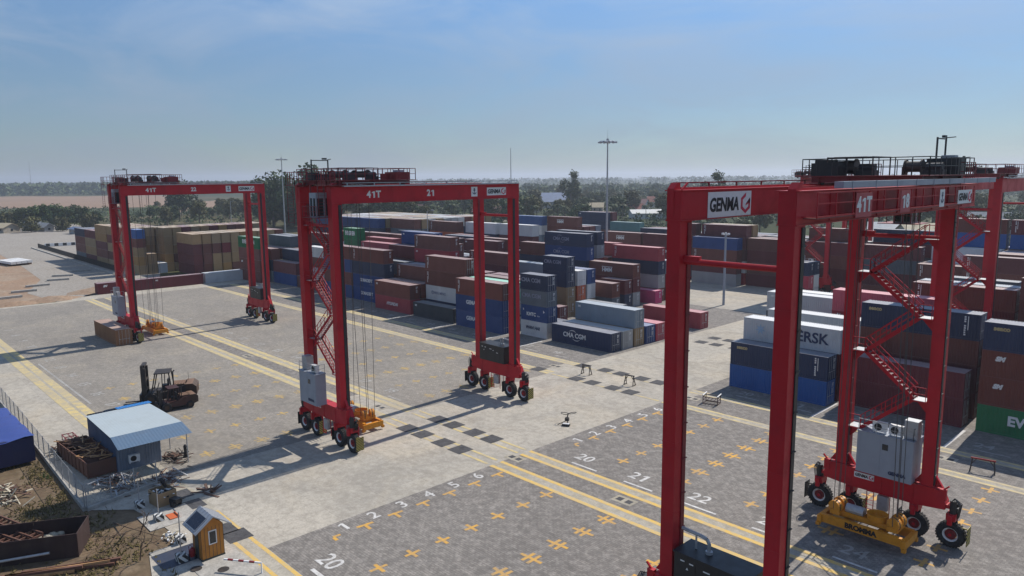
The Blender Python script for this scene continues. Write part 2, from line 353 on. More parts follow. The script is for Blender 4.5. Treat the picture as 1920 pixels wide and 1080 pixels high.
# ---- paint
def worn(name, col, under, amount=0.5, scale=1.1):
    m, nt, b, co = newmat(name); g = nt.nodes.new('ShaderNodeNewGeometry'); P = g.outputs['Position']
    f = ramp(nt, noise(nt, P, scale, 7, 0.72), 0.42, 0.62, 0, amount)
    r = mixc(nt, f, col, under)
    r = mixc(nt, ramp(nt, noise(nt, P, 0.12, 4), 0.4, 0.7, 0, amount*0.8), r, under)
    nt.links.new(r, b.inputs['Base Color']); b.inputs['Roughness'].default_value = 0.8
    return m
YP = worn('yellow_road_paint', (0.68, 0.43, 0.07), (0.42, 0.37, 0.27), 0.62, 1.8)
YPF = worn('faded_yellow_paint', (0.60, 0.47, 0.19), (0.36, 0.32, 0.25), 0.88)
YX = worn('yellow_slot_paint', (0.68, 0.36, 0.035), (0.24, 0.21, 0.17), 0.62, 2.6)
YXF = worn('faded_slot_paint', (0.52, 0.34, 0.08), (0.24, 0.22, 0.18), 0.75, 1.3)
WP = worn('white_road_paint', (0.66, 0.65, 0.62), (0.25, 0.24, 0.23), 0.55, 2.4)
WPF = worn('faded_white_paint', (0.42, 0.41, 0.38), (0.24, 0.23, 0.21), 0.8, 1.3)
STRIPC = ground_mat('runway_concrete', ((0.48, 0.44, 0.36), (0.40, 0.37, 0.31)), coarse=0.08, stain=0.35, warm=(0.38, 0.33, 0.22))
PLATE = ground_mat('dark_plates', ((0.075, 0.075, 0.08), (0.10, 0.098, 0.10)), fine=5, coarse=0.2, stain=0.2)
sheet('runway_strip', [(XR, 45, 43.0, 44.6), (XR, 45, 46.9, 48.4), (XR, 45, 70.1, 71.4), (XR, 45, 75.9, 77.2), (-184, XL, 43.0, 44.6), (-184, XL, 46.9, 48.4),
       (-184, XL, 70.1, 71.4), (-184, XL, 75.9, 77.2), (-184, -40, 19.2, 21.4)], 0.008, STRIPC)
mb = MB(); mf = MB()
def strip(m, x0, x1, y, w, z=0.013): m.add([(x0, y-w/2, z), (x1, y-w/2, z), (x1, y+w/2, z), (x0, y+w/2, z)], [(0, 1, 2, 3)])
for y in (43.15, 44.45, 47.05, 48.25): strip(mb, XR, 45, y, 0.42)
for y in (70.25, 71.25, 76.05, 77.05): strip(mf, XR, 45, y, 0.38)
for y in (20.05, 21.2): strip(mb, -57, -36, y, 0.3)
for y in (19.7, 20.95): strip(mf, -184, -84, y, 0.95)
for y in (43.2, 44.4, 47.1, 48.2, 70.3, 71.2, 76.1, 77.0): strip(mf, -184, XL, y, 0.66)
for y in (43.2, 44.4, 47.1, 48.2, 70.4, 76.1): strip(mf, XL+0.6, XR-0.5, y, 0.32)
for o in (mb.build('yellow_lines', YP), mf.build('faded_yellow_lines', YPF)): tag(o, kind='structure')
# white dashes, slot crosses and numbers painted on the yard
wm = MB(); wf = MB()
for k in range(12): strip(wm, -43.5+6.05*k, -40.5+6.05*k, 48.98, 0.22)
strip(wm, -43.4, -40.2, 22.25, 0.3); strip(wm, -37.2, -34.2, 22.25, 0.3)
strip(wf, -123.5, -96.4, 22.06, 0.25)
for k in range(18):
    strip(wf, -73.5-6.05*k, -70.9-6.05*k, 48.98, 0.2)
    if k < 8: strip(wf, -73-6.3*k, -70.3-6.3*k, 78.4, 0.2)
for k in range(8): strip(wf, -43.5+6.3*k, -40.5+6.3*k, 78.7, 0.2)
for x in (-33.6, -20.5, -102.4, -89.0, -115.4, -81.0): 
    wm.add([(x-.15, 77.3, .013), (x+.15, 77.3, .013), (x+.15, 84, .013), (x-.15, 84, .013)], [(0, 1, 2, 3)])
tag(wm.build('white_lines', WP), kind='structure'); tag(wf.build('faded_white_lines', WPF), kind='structure')
def cross(m, x, y, kind, rnd):
    s = 0.66; w = 0.27; j = lambda: rnd.uniform(-.06, .06)
    a = radians(rnd.uniform(-5, 5)); ca, sa = cos(a), sin(a)
    def rect(x0, x1, y0, y1):
        m.add([(x+u*ca-v*sa, y+u*sa+v*ca, 0.014) for u, v in ((x0, y0), (x1, y0), (x1, y1), (x0, y1))], [(0, 1, 2, 3)])
    if kind == 'T':
        rect(-.14, .14, -s+j(), s+j()); rect(.14, s+.2+j(), -w/2, w/2)
    elif kind == 'L': rect(-.14, .14, 0, s+j()); rect(.14, s+j(), -.14, .14)
    elif kind == '+':
        rect(-w/2, w/2, -s+j(), s+j()); rect(-s+j(), -w/2, -w/2, w/2); rect(w/2, s+j(), -w/2, w/2)
    else:
        rect(-.40, -.13, -s+j(), s+j()); rect(.13, .40, -s+j(), s+j()); rect(-.95+j(), -.40, -w/2, w/2); rect(.40, .95+j(), -w/2, w/2); rect(-.13, .13, -w/2, w/2)
rnd = random.Random(4)
cm = MB(); cf = MB()
for y0, n in ((25.62, 7), (52.6, 7)):
    for j in range(n):
        y = y0+2.76*j
        for i, kd in enumerate(['T', '+', 'D', '+', 'D', '+', 'D', '+']):
            cross(cm, [-46.4, -40.3, -33.9, -27.4, -21.0, -14.6, -8.2, -1.8][i], y, 'L' if (kd == 'T' and j == 0) else kd, rnd)
        for i in range(6): cross(cf, -70-6.43*i, y, '+' if i % 2 else 'D', rnd)
tag(cm.build('slot_marks', YX), kind='structure'); tag(cf.build('faded_slot_marks', YXF), kind='structure')
nm = []
def ground_text(t, x, y, size, rz, mat):
    me = text_mesh(t, size*.97, bold=0.022, ext=0.0).copy(); me.transform(Matrix.Translation((x, y, 0.016)) @ Matrix.Rotation(rz, 4, 'Z')); nm.append((me, mat))
for j in range(6):
    ground_text(str(j+1), -47.3, 27.05+2.73*j, 1.75, pi/2, WP); ground_text(str(j+1), -47.0, 53.75+2.78*j, 1.75, pi/2, WP)
for k in range(5):
    ground_text(str(20+k), -43.3+6.2*k, 50.6, 2.0, 0, WP if k < 4 else WPF); ground_text(str(20+k), -43.0+6.3*k, 80.2, 1.9, 0, WPF)
    ground_text(str(20+k), -43.4+6.3*k, 23.6, 2.1, 0, WP)
for k in range(12):
    ground_text(str(18-k), -75.2-6.2*k, 50.6, 2.0, 0, WPF); ground_text(str(18-k), -74-6.3*k, 80.0, 1.8, 0, WPF); ground_text(str(18-k), -88-6.2*k, 23.8, 2.0, 0, WPF)
bm = bmesh.new()
for mat in (WP, WPF):
    bm = bmesh.new()
    for me, mm in nm:
        if mm is mat: bm.from_mesh(me)
    me = bpy.data.meshes.new('yard_numbers'); bm.to_mesh(me); bm.free(); me.materials.append(mat)
    tag(link('yard_numbers', me), kind='structure')
# dark turning plates let into the crossing
pm = MB()
def plate(x, y, s=1.85, z=0.018): pm.add([(x-s/2, y-s/2, z), (x+s/2, y-s/2, z), (x+s/2, y+s/2, z), (x-s/2, y+s/2, z)], [(0, 1, 2, 3)])
for cx in (-54.7, -60.8):
    for dx in (-1.4, 1.3):
        for y in (43.75, 47.85, 70.9, 76.9, 101, 105, 20.2): plate(cx+dx, y)
for x, y in ((-51.7, 20.6), (-69.2, 70.9), (-66.0, 76.6)): plate(x, y)
tag(pm.build('turning_plates', PLATE), kind='structure')
# small cable pits between the runway strips
pit = MB(); pk = MB()
for x, y in ((-70.5, 45.8), (-48.0, 46.0), (-88, 45.8), (-106, 45.8), (-68.6, 73.8), (-46.6, 74), (-19.5, 74.2), (-35, 45.9)):
    pit.add([(x-1, y-.6, .016), (x+1, y-.6, .016), (x+1, y+.6, .016), (x-1, y+.6, .016)], [(0, 1, 2, 3)])
    for d in (-.45, .45): pk.add([(x+d-.28, y-.3, .02), (x+d+.28, y-.3, .02), (x+d+.28, y+.3, .02), (x+d-.28, y+.3, .02)], [(0, 1, 2, 3)])
tag(pit.build('cable_pit_aprons', STRIPC), kind='structure'); tag(pk.build('cable_pit_covers', PLATE), kind='structure')
# ------------------------------------------------------------------ shipping containers
# (end x, front y, length, tier height, colour numbers bottom to top, 1 = own object / 2 = far mass / 0 = never seen, lettering by tier)
STACKS = [
(-68.0,85.3,12,2.88,(2,),(1,),{0:'CMA CGM'}),
(-67.9,88.1,12,2.88,(8,),(1,),{}),
(-67.8,90.9,12,2.88,(14,11),(1,1),{1:'small'}),
(-67.7,93.7,12,2.88,(3,),(1,),{}),
(-67.6,96.5,12,2.88,(6,),(1,),{}),
(-67.6,109.4,12,2.88,(5,),(1,),{}),
(-81.5,85.5,6,2.6,(10,3,12,2),(1,1,1,1),{0:'WAN HAI',1:'KMTC',2:'CMA CGM',3:'CMA CGM'}),
(-81.5,88.3,6,2.6,(2,),(2,),{}),
(-89.4,82.9,12,2.86,(3,3,0),(1,1,1),{0:'GEMADEPT',1:'GEMADEPT'}),
(-89.6,85.7,12,2.8,(2,8,17),(1,1,1),{}),
(-91.6,101.5,6,2.86,(14,14,2,2),(1,1,1,1),{3:'CMA CGM'}),
(-102.5,82.9,12,2.75,(13,),(1,),{0:'small'}),
(-103.0,86.4,12,2.86,(2,10,0,0),(1,1,1,1),{1:'YANG MING',3:'id',2:'id'}),
(-115.7,82.9,12,2.86,(5,0),(1,1),{0:'HYUNDAI',1:'small'}),
(-128.8,85.9,12,2.86,(3,3,2,0),(1,1,1,1),{0:'GEMADEPT',1:'GEMADEPT',3:'id'}),
(-141.4,85.9,12,2.86,(3,0,3,0),(1,1,1,1),{}),
(-167.2,85.8,12,2.86,(3,1),(1,1),{}),
(-180.0,82.4,12,2.9,(0,0,0,16),(1,1,1,1),{3:'EVERGREEN',1:'SM'}),
(-180.3,91.2,12,2.86,(2,2,2,12),(0,0,2,1),{}),
(-154.4,88.5,12,2.5,(0,8,0,10),(0,1,1,1),{}),
(-141.2,96.0,12,2.86,(0,1,5,5),(0,0,0,1),{}),
(-152.3,104.5,12,2.86,(3,0,5,5),(0,0,0,1),{}),
(-128.7,95.5,12,2.86,(2,2,0,1),(0,0,2,1),{}),
(-156.0,96.5,6,2.86,(8,0,3,16,16),(0,0,0,1,1),{4:'EVERGREEN'}),
(-128.5,99.0,12,2.86,(2,3,0,3,3),(0,0,0,2,1),{4:'small'}),
(-116.7,94.0,12,2.86,(2,2,2,5,0),(0,0,2,1,1),{3:'small',4:'id'}),
(-126.8,116.3,12,2.86,(2,12,0,1),(0,0,2,1),{3:'small'}),
(-112.0,105.4,12,2.6,(2,2,1,0),(0,2,1,1),{}),
(-110.7,120.0,12,2.86,(2,3,2,0),(0,0,1,1),{}),
(-101.4,118.6,12,2.86,(2,0,2,3,2),(0,0,1,1,1),{4:'CMA CGM',3:'CMA CGM'}),
(-103.0,124.2,12,2.86,(0,12,5,8,2),(0,0,2,1,1),{}),
(-89.8,119.6,12,2.86,(8,1,0),(1,1,1),{2:'HMM'}),
(-89.4,116.4,6,2.86,(2,1),(1,1),{}),
(-88.5,111.2,6,2.86,(12,0),(1,1),{}),
(-91.6,104.6,6,2.86,(10,18,10),(2,1,1),{}),
(-91.6,107.5,6,2.86,(14,10,3),(2,1,1),{}),
(-88.2,125.0,6,2.75,(7,),(1,),{}),
(-82.3,105.5,12,2.86,(12,),(1,),{}),
(-156.5,128.5,12,2.86,(2,3,0,18,0),(0,0,0,1,1),{4:'id'}),
(-143.5,131.0,12,2.86,(2,0,12,2,10),(0,0,0,1,1),{}),
(-130.4,131.6,12,2.86,(0,12,2,1,10),(0,0,2,1,1),{}),
(-116.4,158.0,12,2.86,(5,5,5,0),(0,0,2,1),{3:'HMM',2:'HYUNDAI',1:'HYUNDAI'}),
(-103.6,158.2,12,2.86,(0,1,1,1),(1,1,1,1),{2:'TEX',0:'TEX'}),
(-88.7,158.4,12,2.86,(8,1,0,3),(1,1,1,1),{2:'id'}),
(-88.4,162.0,12,2.86,(5,10,1,1,1),(1,1,1,1,1),{4:'id'}),
(-102.3,162.0,6,2.86,(2,2,0,0,1),(1,1,1,1,1),{}),
(-88.3,165.0,12,2.86,(2,3,3,14,14),(0,0,0,2,1),{}),
(-145.8,166.2,12,2.86,(2,0,12,0,0),(0,2,2,1,1),{4:'HMM'}),
(-158.2,163.8,12,2.86,(2,12,11,10,4),(2,2,1,1,1),{4:'small'}),
(-157.7,194.3,12,2.86,(2,2,0,2,2),(0,0,2,1,1),{4:'small'}),
(-157.0,197.2,12,2.86,(2,0,0,1,1),(0,0,0,2,1),{}),
(-143.0,193.6,12,2.86,(2,0,12,19),(0,0,2,1),{}),
(-75.8,162.0,12,2.86,(1,0,1,0),(1,1,1,1),{}),
(-75.6,165.2,12,2.86,(1,0,0,0),(0,0,0,1),{}),
(-62.9,162.4,12,2.86,(0,1,0,1),(1,1,1,1),{}),
(-62.7,166.0,12,2.86,(0,1,0,1,0),(0,0,0,2,1),{}),
(-50.0,162.4,12,2.86,(0,1,12,1),(1,1,1,1),{}),
(-50.0,170.0,12,2.86,(0,1,12,1,2),(0,0,2,1,1),{}),
(-37.2,170.0,12,2.86,(0,1,12,0,4,0),(0,0,0,2,1,1),{}),
(-24.3,170.0,12,2.86,(0,1,12,0,4,1),(0,0,0,2,1,1),{}),
(-27.4,151.9,12,2.86,(0,1,0,1),(0,2,1,1),{3:'id'}),
(-66.5,148.0,6,2.75,(5,6,2),(2,1,1),{}),
(-66.5,150.8,6,2.75,(10,10,2),(2,1,1),{}),
(-34.1,82.0,12,2.86,(4,2),(1,1),{1:'seaco'}),
(-33.9,84.8,12,2.82,(1,1,9),(1,1,1),{2:'MAERSK'}),
(-34.2,91.5,12,2.86,(0,12,9),(0,1,1),{}),
(-41.6,105.6,12,2.86,(0,12,9),(2,2,1),{2:'small'}),
(-41.4,108.5,12,2.86,(0,12,10),(0,0,1),{}),
(-21.0,88.5,12,2.86,(1,1,0,2),(1,1,1,1),{3:'seaco',1:'SM',0:'id'}),
(-21.0,84.6,12,2.9,(1,1),(1,1),{0:'id'}),
(-7.6,84.9,12,2.86,(16,0,0,2),(1,1,1,1),{0:'EVERGREEN',3:'seaco',1:'SM',2:'SM'}),
(-28.0,97.0,12,2.82,(0,12,5,6),(0,0,1,1),{}),
(-22.4,110.0,12,2.86,(0,1,1,0),(0,2,1,1),{3:'id'}),
(-9.6,110.4,12,2.86,(0,1,1,1),(0,0,2,2),{}),
(-9.2,107.0,12,2.7,(0,1,0,0,0),(0,0,2,1,1),{3:'TEX'}),
(-9.6,122.0,12,2.86,(12,2,12),(2,2,2),{}),
(-221.8,66.0,6,2.55,(14,15,14,0,4),(1,1,1,1,1),{}),
(-231,66.0,6,2.55,(15,14,15,14,14),(1,1,1,1,1),{}),
(-221.8,68.7,6,2.9,(14,15),(1,1),{}),
(-231,68.7,6,2.55,(14,15,14,14,14),(0,0,2,2,2),{}),
(-221.8,71.4,6,2.9,(9,),(1,),{}),
(-231,71.4,6,2.55,(14,15,15,14,14),(0,2,1,1,1),{}),
(-224.4,74.2,6,2.55,(14,15,14,14,14),(1,1,1,1,1),{}),
(-231,74.2,6,2.55,(14,15,14,14,14),(0,2,2,2,2),{}),
(-224.4,76.9,6,2.55,(14,0,15,14,14),(2,2,2,1,1),{}),
(-231,76.9,6,2.55,(0,14,14,14,15),(0,0,0,0,2),{}),
(-224.4,79.6,6,2.55,(14,14,14,14,1),(0,0,0,0,1),{}),
(-231,79.6,6,2.55,(15,15,1,1,15),(0,0,0,0,2),{}),
(-224.4,82.3,6,2.55,(0,14,14,14,14),(0,0,0,0,1),{}),
(-231,82.3,6,2.55,(0,1,15,1,0),(0,0,0,0,2),{}),
(-224.4,85.0,6,2.55,(14,14,15,14,15),(0,0,0,0,1),{}),
(-231,85.0,6,2.55,(14,1,15,14,14),(0,0,0,0,2),{}),
(-224.4,87.8,6,2.55,(15,15,15,1,1),(0,0,0,0,1),{}),
(-231,87.8,6,2.55,(14,14,0,1,14),(0,0,0,0,2),{}),
(-224.4,90.5,6,2.55,(14,0,1,0,15),(0,0,0,0,1),{}),
(-231,90.5,6,2.55,(15,14,1,15,14),(0,0,0,0,2),{}),
(-224.4,93.2,6,2.55,(14,1,14,14,0),(0,0,0,0,1),{}),
(-231,93.2,6,2.55,(14,14,15,15,1),(0,0,0,0,2),{}),
(-224.4,95.9,6,2.55,(14,14,1,15,0),(0,0,0,0,1),{}),
(-231,95.9,6,2.55,(14,15,0,15,15),(0,0,0,0,2),{}),
(-224.4,98.6,6,2.55,(15,14,14,14,14),(0,0,0,0,1),{}),
(-231,98.6,6,2.55,(14,14,14,14,1),(0,0,0,0,2),{}),
(-224.4,101.4,6,2.55,(14,0,0,14,14),(0,0,0,0,1),{}),
(-231,101.4,6,2.55,(15,15,15,14,14),(0,0,0,0,2),{}),
(-224.4,104.1,6,2.55,(1,15,15,15,15),(0,0,0,0,1),{}),
(-231,104.1,6,2.55,(14,1,15,14,14),(0,0,0,0,2),{}),
(-237.6,66.0,12,2.55,(14,0,14,0,14),(1,1,1,1,1),{}),
(-237.6,68.7,12,2.55,(15,0,14,14,14),(0,0,0,0,2),{}),
(-237.6,71.4,12,2.55,(0,0,0,14,15),(0,0,0,0,2),{}),
(-237.6,74.2,12,2.55,(0,14,14,0,0),(0,0,0,0,2),{}),
(-250.2,66.0,12,2.55,(14,0,1,15,15),(1,1,1,1,1),{}),
(-250.2,68.7,12,2.55,(0,15,14,14,14),(0,0,0,0,2),{}),
(-250.2,71.4,12,2.55,(14,14,14,14,15),(0,0,0,0,2),{}),
(-250.2,74.2,12,2.55,(14,0,14,1,15),(0,0,0,0,2),{}),
(-262.8,66.0,12,2.65,(1,15,14,1),(1,1,1,1),{}),
(-262.8,68.7,12,2.65,(0,0,14,0),(0,0,0,2),{}),
(-275.4,66.0,12,2.65,(12,0,0,2),(1,1,1,1),{}),
(-275.4,68.7,12,2.65,(0,2,0,2),(0,0,0,2),{}),
(-275.4,71.4,12,2.65,(2,2,14,2),(0,0,0,2),{}),
(-275.4,74.2,12,2.65,(2,14,0,12),(0,0,0,2),{}),
(-209.2,76.8,12,2.86,(1,1,1,15),(1,1,1,1),{}),
(-209.2,79.5,12,2.86,(0,0,0,15),(1,1,1,1),{}),
(-209.2,82.2,12,2.86,(14,14,0,14),(1,1,1,1),{}),
(-209.2,85.0,12,2.86,(15,14,1,14),(1,1,1,1),{}),
(-209.2,87.7,12,2.86,(0,14,14,14),(1,1,1,1),{}),
(-209.2,90.4,12,2.86,(14,15,14,15),(2,2,2,1),{}),
(-209.2,93.1,12,2.86,(0,15,14,15),(0,0,0,1),{}),
(-209.2,95.8,12,2.86,(0,1,1,14),(0,0,2,1),{}),
(-209.2,98.6,12,2.86,(0,14,14,14),(0,0,2,1),{}),
(-209.2,101.3,12,2.86,(14,14,14,0),(0,0,0,1),{}),
(-176.0,128.5,12,2.86,(3,12,3,12,0),(0,0,0,1,1),{}),
(-176.0,131.3,12,2.86,(2,12,12,12,14),(0,0,0,2,1),{}),
(-176.0,134.1,12,2.86,(3,3,3,2,8),(0,0,0,2,2),{}),
(-176.0,136.9,12,2.86,(1,12,3,1,14),(0,0,0,0,1),{}),
(-176.0,139.7,12,2.86,(0,3,1,1,8),(0,0,0,0,2),{}),
(-176.0,142.5,12,2.86,(2,2,2,1,8),(0,0,0,0,1),{}),
(-176.0,145.3,12,2.86,(12,3,3,2,10),(0,0,2,2,1),{}),
(-176.0,148.1,12,2.86,(3,0,1,3,0),(0,0,0,2,1),{}),
(-176.0,150.9,12,2.86,(0,1,12,3,14),(0,0,0,2,1),{}),
(-176.0,153.7,12,2.86,(0,12,1,1,8),(0,0,0,2,1),{}),
(-176.0,156.5,12,2.86,(1,3,1,3,14),(0,0,0,2,1),{}),
(-188.8,124.5,12,2.86,(12,3,1,2,3),(0,0,0,1,1),{}),
(-188.8,127.3,12,2.86,(3,3,12,1,14),(0,0,0,2,1),{}),
(-188.8,130.1,12,2.86,(1,2,0,1,14),(0,0,0,0,2),{}),
(-188.8,132.9,12,2.86,(2,1,2,3,15),(0,0,0,0,2),{}),
(-188.8,135.7,12,2.86,(0,2,2,1,14),(0,0,0,0,2),{}),
(-188.8,138.5,12,2.86,(1,2,2,12,0),(0,0,0,0,2),{}),
(-188.8,141.3,12,2.86,(1,1,1,1,15),(0,0,0,0,2),{}),
(-188.8,144.1,12,2.86,(0,12,1,1,14),(0,0,0,0,2),{}),
(-188.8,146.9,12,2.86,(1,3,1,0,15),(0,0,0,0,2),{}),
(-188.8,149.7,12,2.86,(12,3,12,2,8),(0,0,0,0,2),{}),
(-188.8,152.5,12,2.86,(12,0,2,3,8),(0,0,0,0,2),{}),
(-201.6,124.5,12,2.86,(2,3,0,2,3),(0,0,0,1,1),{}),
(-201.6,127.3,12,2.86,(0,3,0,3,14),(0,0,0,0,2),{}),
(-201.6,130.1,12,2.86,(3,2,12,12,8),(0,0,0,0,2),{}),
(-201.6,132.9,12,2.86,(3,3,12,1,8),(0,0,0,0,2),{}),
(-201.6,135.7,12,2.86,(0,12,3,0,0),(0,0,0,0,2),{}),
(-201.6,138.5,12,2.86,(2,0,2,0,14),(0,0,0,0,2),{}),
(-201.6,141.3,12,2.86,(12,2,12,0,10),(0,0,0,0,2),{}),
(-201.6,144.1,12,2.86,(1,2,2,3,14),(0,0,0,0,2),{}),
(-201.6,146.9,12,2.86,(2,0,0,2,8),(0,0,0,0,2),{}),
(-201.6,149.7,12,2.86,(0,3,12,0,8),(0,0,0,0,2),{}),
(-201.6,152.5,12,2.86,(3,1,1,1,14),(0,0,0,0,2),{}),
(-214.4,124.5,12,2.86,(0,2,0,2,3),(0,0,2,1,1),{}),
(-214.4,127.3,12,2.86,(12,2,0,2,14),(0,0,0,0,2),{}),
(-214.4,130.1,12,2.86,(0,2,1,3,14),(0,0,0,0,2),{}),
(-214.4,132.9,12,2.86,(0,2,12,2,0),(0,0,0,0,2),{}),
(-214.4,135.7,12,2.86,(1,12,0,1,8),(0,0,0,0,2),{}),
(-214.4,138.5,12,2.86,(2,1,3,2,8),(0,0,0,0,2),{}),
(-214.4,141.3,12,2.86,(0,2,3,3,10),(0,0,0,0,2),{}),
(-214.4,144.1,12,2.86,(0,1,3,0,14),(0,0,0,0,2),{}),
(-214.4,146.9,12,2.86,(1,3,0,0,14),(0,0,0,0,2),{}),
(-214.4,149.7,12,2.86,(0,2,2,2,15),(0,0,0,0,2),{}),
(-214.4,152.5,12,2.86,(1,12,3,12,14),(0,0,0,0,2),{}),
(-89.4,88.5,12,2.86,(5,2,0),(0,0,1),{}),
(-89.4,91.3,12,2.86,(2,1,1),(0,0,1),{}),
(-89.4,94.1,12,2.86,(3,2),(2,2),{}),
(-89.4,96.9,12,2.86,(1,),(1,),{}),
(-89.4,127.7,12,2.86,(0,8,2,5),(1,1,1,1),{}),
(-89.4,130.5,12,2.86,(1,5,11),(1,1,1),{}),
(-89.4,133.3,12,2.86,(0,),(1,),{}),
(-102.8,91.3,12,2.86,(2,10,1),(0,0,1),{}),
(-102.8,102.5,12,2.86,(2,0),(0,2),{}),
(-102.8,108.1,12,2.86,(0,0,11),(0,2,1),{}),
(-102.8,127.7,12,2.86,(8,2,0),(0,0,2),{}),
(-102.8,130.5,12,2.86,(11,0,0,5),(0,0,2,1),{}),
(-115.6,85.7,12,2.86,(0,0),(2,1),{}),
(-115.6,88.5,12,2.86,(2,11,0),(0,2,1),{}),
(-115.6,91.3,12,2.86,(1,0,11),(0,0,2),{}),
(-115.6,96.9,12,2.86,(8,1,3),(0,0,2),{}),
(-115.6,102.5,12,2.86,(0,12),(0,2),{}),
(-115.6,108.1,12,2.86,(12,12,0),(0,0,2),{}),
(-115.6,133.3,12,2.86,(2,3,1,1),(0,0,0,2),{}),
(-128.8,91.3,12,2.86,(2,0,12),(0,2,1),{}),
(-128.8,105.3,12,2.86,(3,2,0,0),(0,0,2,1),{}),
(-128.8,108.1,12,2.86,(2,3,2),(0,0,2),{}),
(-128.8,110.9,12,2.86,(0,2,11),(0,0,2),{}),
(-128.8,119.3,12,2.86,(2,2,0),(0,0,2),{}),
(-128.8,122.1,12,2.86,(3,1,12,0),(0,2,2,1),{}),
(-128.8,124.9,12,2.86,(3,11,2),(0,2,1),{}),
(-141.6,108.1,12,2.86,(2,2,2,2),(0,0,0,2),{}),
(-141.6,116.5,12,2.86,(0,0,10,0),(0,0,2,2),{}),
(-141.6,122.1,12,2.86,(5,1,8,2),(0,0,0,1),{}),
(-141.6,124.9,12,2.86,(3,0,5,1),(0,0,0,1),{}),
(-154.4,85.7,12,2.86,(0,),(1,),{}),
(-154.4,113.7,12,2.86,(12,8,0,0),(0,0,0,1),{}),
(-154.4,116.5,12,2.86,(1,5,1,8),(0,0,0,2),{}),
(-154.4,119.3,12,2.86,(1,11,0,1),(0,0,0,2),{}),
(-167.2,88.5,12,2.86,(0,10,2),(2,2,1),{}),
(-167.2,91.3,12,2.86,(0,11,0),(0,0,2),{}),
(-167.2,96.9,12,2.86,(3,2,1),(0,0,2),{}),
(-167.2,102.5,12,2.86,(8,2,2),(0,0,2),{}),
(-167.2,105.3,12,2.86,(8,5,1),(0,0,2),{}),
(-167.2,113.7,12,2.86,(10,10,3,0),(0,0,0,1),{}),
(-167.2,124.9,12,2.86,(1,0,11,2),(0,0,0,2),{}),
(-180,85.7,12,2.86,(11,2,0),(1,1,1),{}),
(-180,88.5,12,2.86,(12,0,1),(0,0,1),{}),
(-180,94.1,12,2.86,(0,1,0,12),(0,0,2,1),{}),
(-180,102.5,12,2.86,(8,0,2,0),(0,0,2,1),{}),
(-180,108.1,12,2.86,(1,0,10),(0,0,2),{}),
(-180,110.9,12,2.86,(0,2,10,0),(0,0,2,1),{}),
(-180,113.7,12,2.86,(1,2,2,8),(0,0,0,2),{}),
(-158.2,171.8,12,2.86,(2,12,0,2),(0,0,0,2),{}),
(-145.4,169.0,12,2.86,(11,2,3,1),(0,0,2,2),{}),
(-145.4,171.8,12,2.86,(0,8,0,0),(0,0,2,2),{}),
(-145.4,174.6,12,2.86,(2,1,0,11),(0,0,2,1),{}),
(-145.4,177.4,12,2.86,(12,1,2),(0,0,2),{}),
(-145.4,180.2,12,2.86,(8,2,11),(0,0,2),{}),
(-145.4,183.0,12,2.86,(0,5,1),(0,0,2),{}),
(-132.6,169.0,12,2.86,(1,3,0),(0,0,2),{}),
(-132.6,171.8,12,2.86,(0,8,5),(0,0,2),{}),
(-132.6,174.6,12,2.86,(0,3,0),(0,0,2),{}),
(-132.6,177.4,12,2.86,(12,0,1),(0,0,2),{}),
(-132.6,180.2,12,2.86,(8,0,8),(0,0,2),{}),
(-132.6,183.0,12,2.86,(0,3,8),(0,0,2),{}),
(-116.6,174.6,12,2.86,(2,2,12,2),(0,0,0,1),{}),
(-116.6,177.4,12,2.86,(2,0,2,1),(0,0,0,2),{}),
(-116.6,180.2,12,2.86,(1,0,1,1),(0,0,0,2),{}),
(-103.6,169.0,12,2.86,(0,3,2,1),(0,0,0,2),{}),
(-103.6,171.8,12,2.86,(5,1,10,11),(0,0,0,2),{}),
(-88.7,169.6,12,2.86,(1,0,2,2),(0,0,0,2),{}),
(-88.7,172.4,12,2.86,(0,1,2,0),(0,0,0,2),{}),
(-88.7,175.2,12,2.86,(1,0,1,2),(0,0,0,2),{}),
(-88.7,178.0,12,2.86,(10,2,0,12),(0,0,0,2),{}),
(-37.2,158.4,12,2.86,(0,1,0),(2,2,1),{}),
(-37.2,161.2,12,2.86,(5,8,0),(0,0,1),{}),
(-37.2,164.0,12,2.86,(11,3,10),(0,0,1),{}),
(-37.2,166.8,12,2.86,(10,5,0,10),(0,0,2,1),{}),
(-37.2,175.2,12,2.86,(0,12,2,3),(0,0,0,2),{}),
(-24.3,158.4,12,2.86,(10,1,3,0),(0,0,2,1),{}),
(-24.3,161.2,12,2.86,(1,0,3,0),(0,0,2,2),{}),
(-24.3,164.0,12,2.86,(0,1,0,3),(0,0,0,2),{}),
(-24.3,166.8,12,2.86,(8,11,0,0),(0,0,0,2),{}),
(-24.3,175.2,12,2.86,(0,2,2,0),(0,0,0,2),{}),
(-24.3,178.0,12,2.86,(0,0,3,8),(0,0,0,2),{}),
(-11.3,158.4,12,2.86,(2,0,1,0),(0,2,2,2),{}),
(-11.3,161.2,12,2.86,(2,0,12,10),(0,0,0,2),{}),
(-11.3,164.0,12,2.86,(0,0,12,0),(0,0,0,2),{}),
(-11.3,166.8,12,2.86,(10,11,1,1),(0,0,0,2),{}),
(-11.3,169.6,12,2.86,(12,1,1,1),(0,0,0,2),{}),
(-11.3,172.4,12,2.86,(0,12,1,0),(0,0,0,2),{}),
(-11.3,175.2,12,2.86,(5,0,3,2),(0,0,0,2),{}),
(-75.8,170.4,12,2.86,(10,3,2,12),(0,0,0,1),{}),
(-75.8,173.2,12,2.86,(3,3,10,2),(0,0,0,2),{}),
(-75.8,176.0,12,2.86,(5,8,0,0),(0,0,0,2),{}),
(-62.9,170.4,12,2.86,(2,0,11,8),(0,0,0,2),{}),
(-34.1,87.6,12,2.86,(2,2),(2,1),{}),
(-34.1,101.6,12,2.86,(10,1),(0,2),{}),
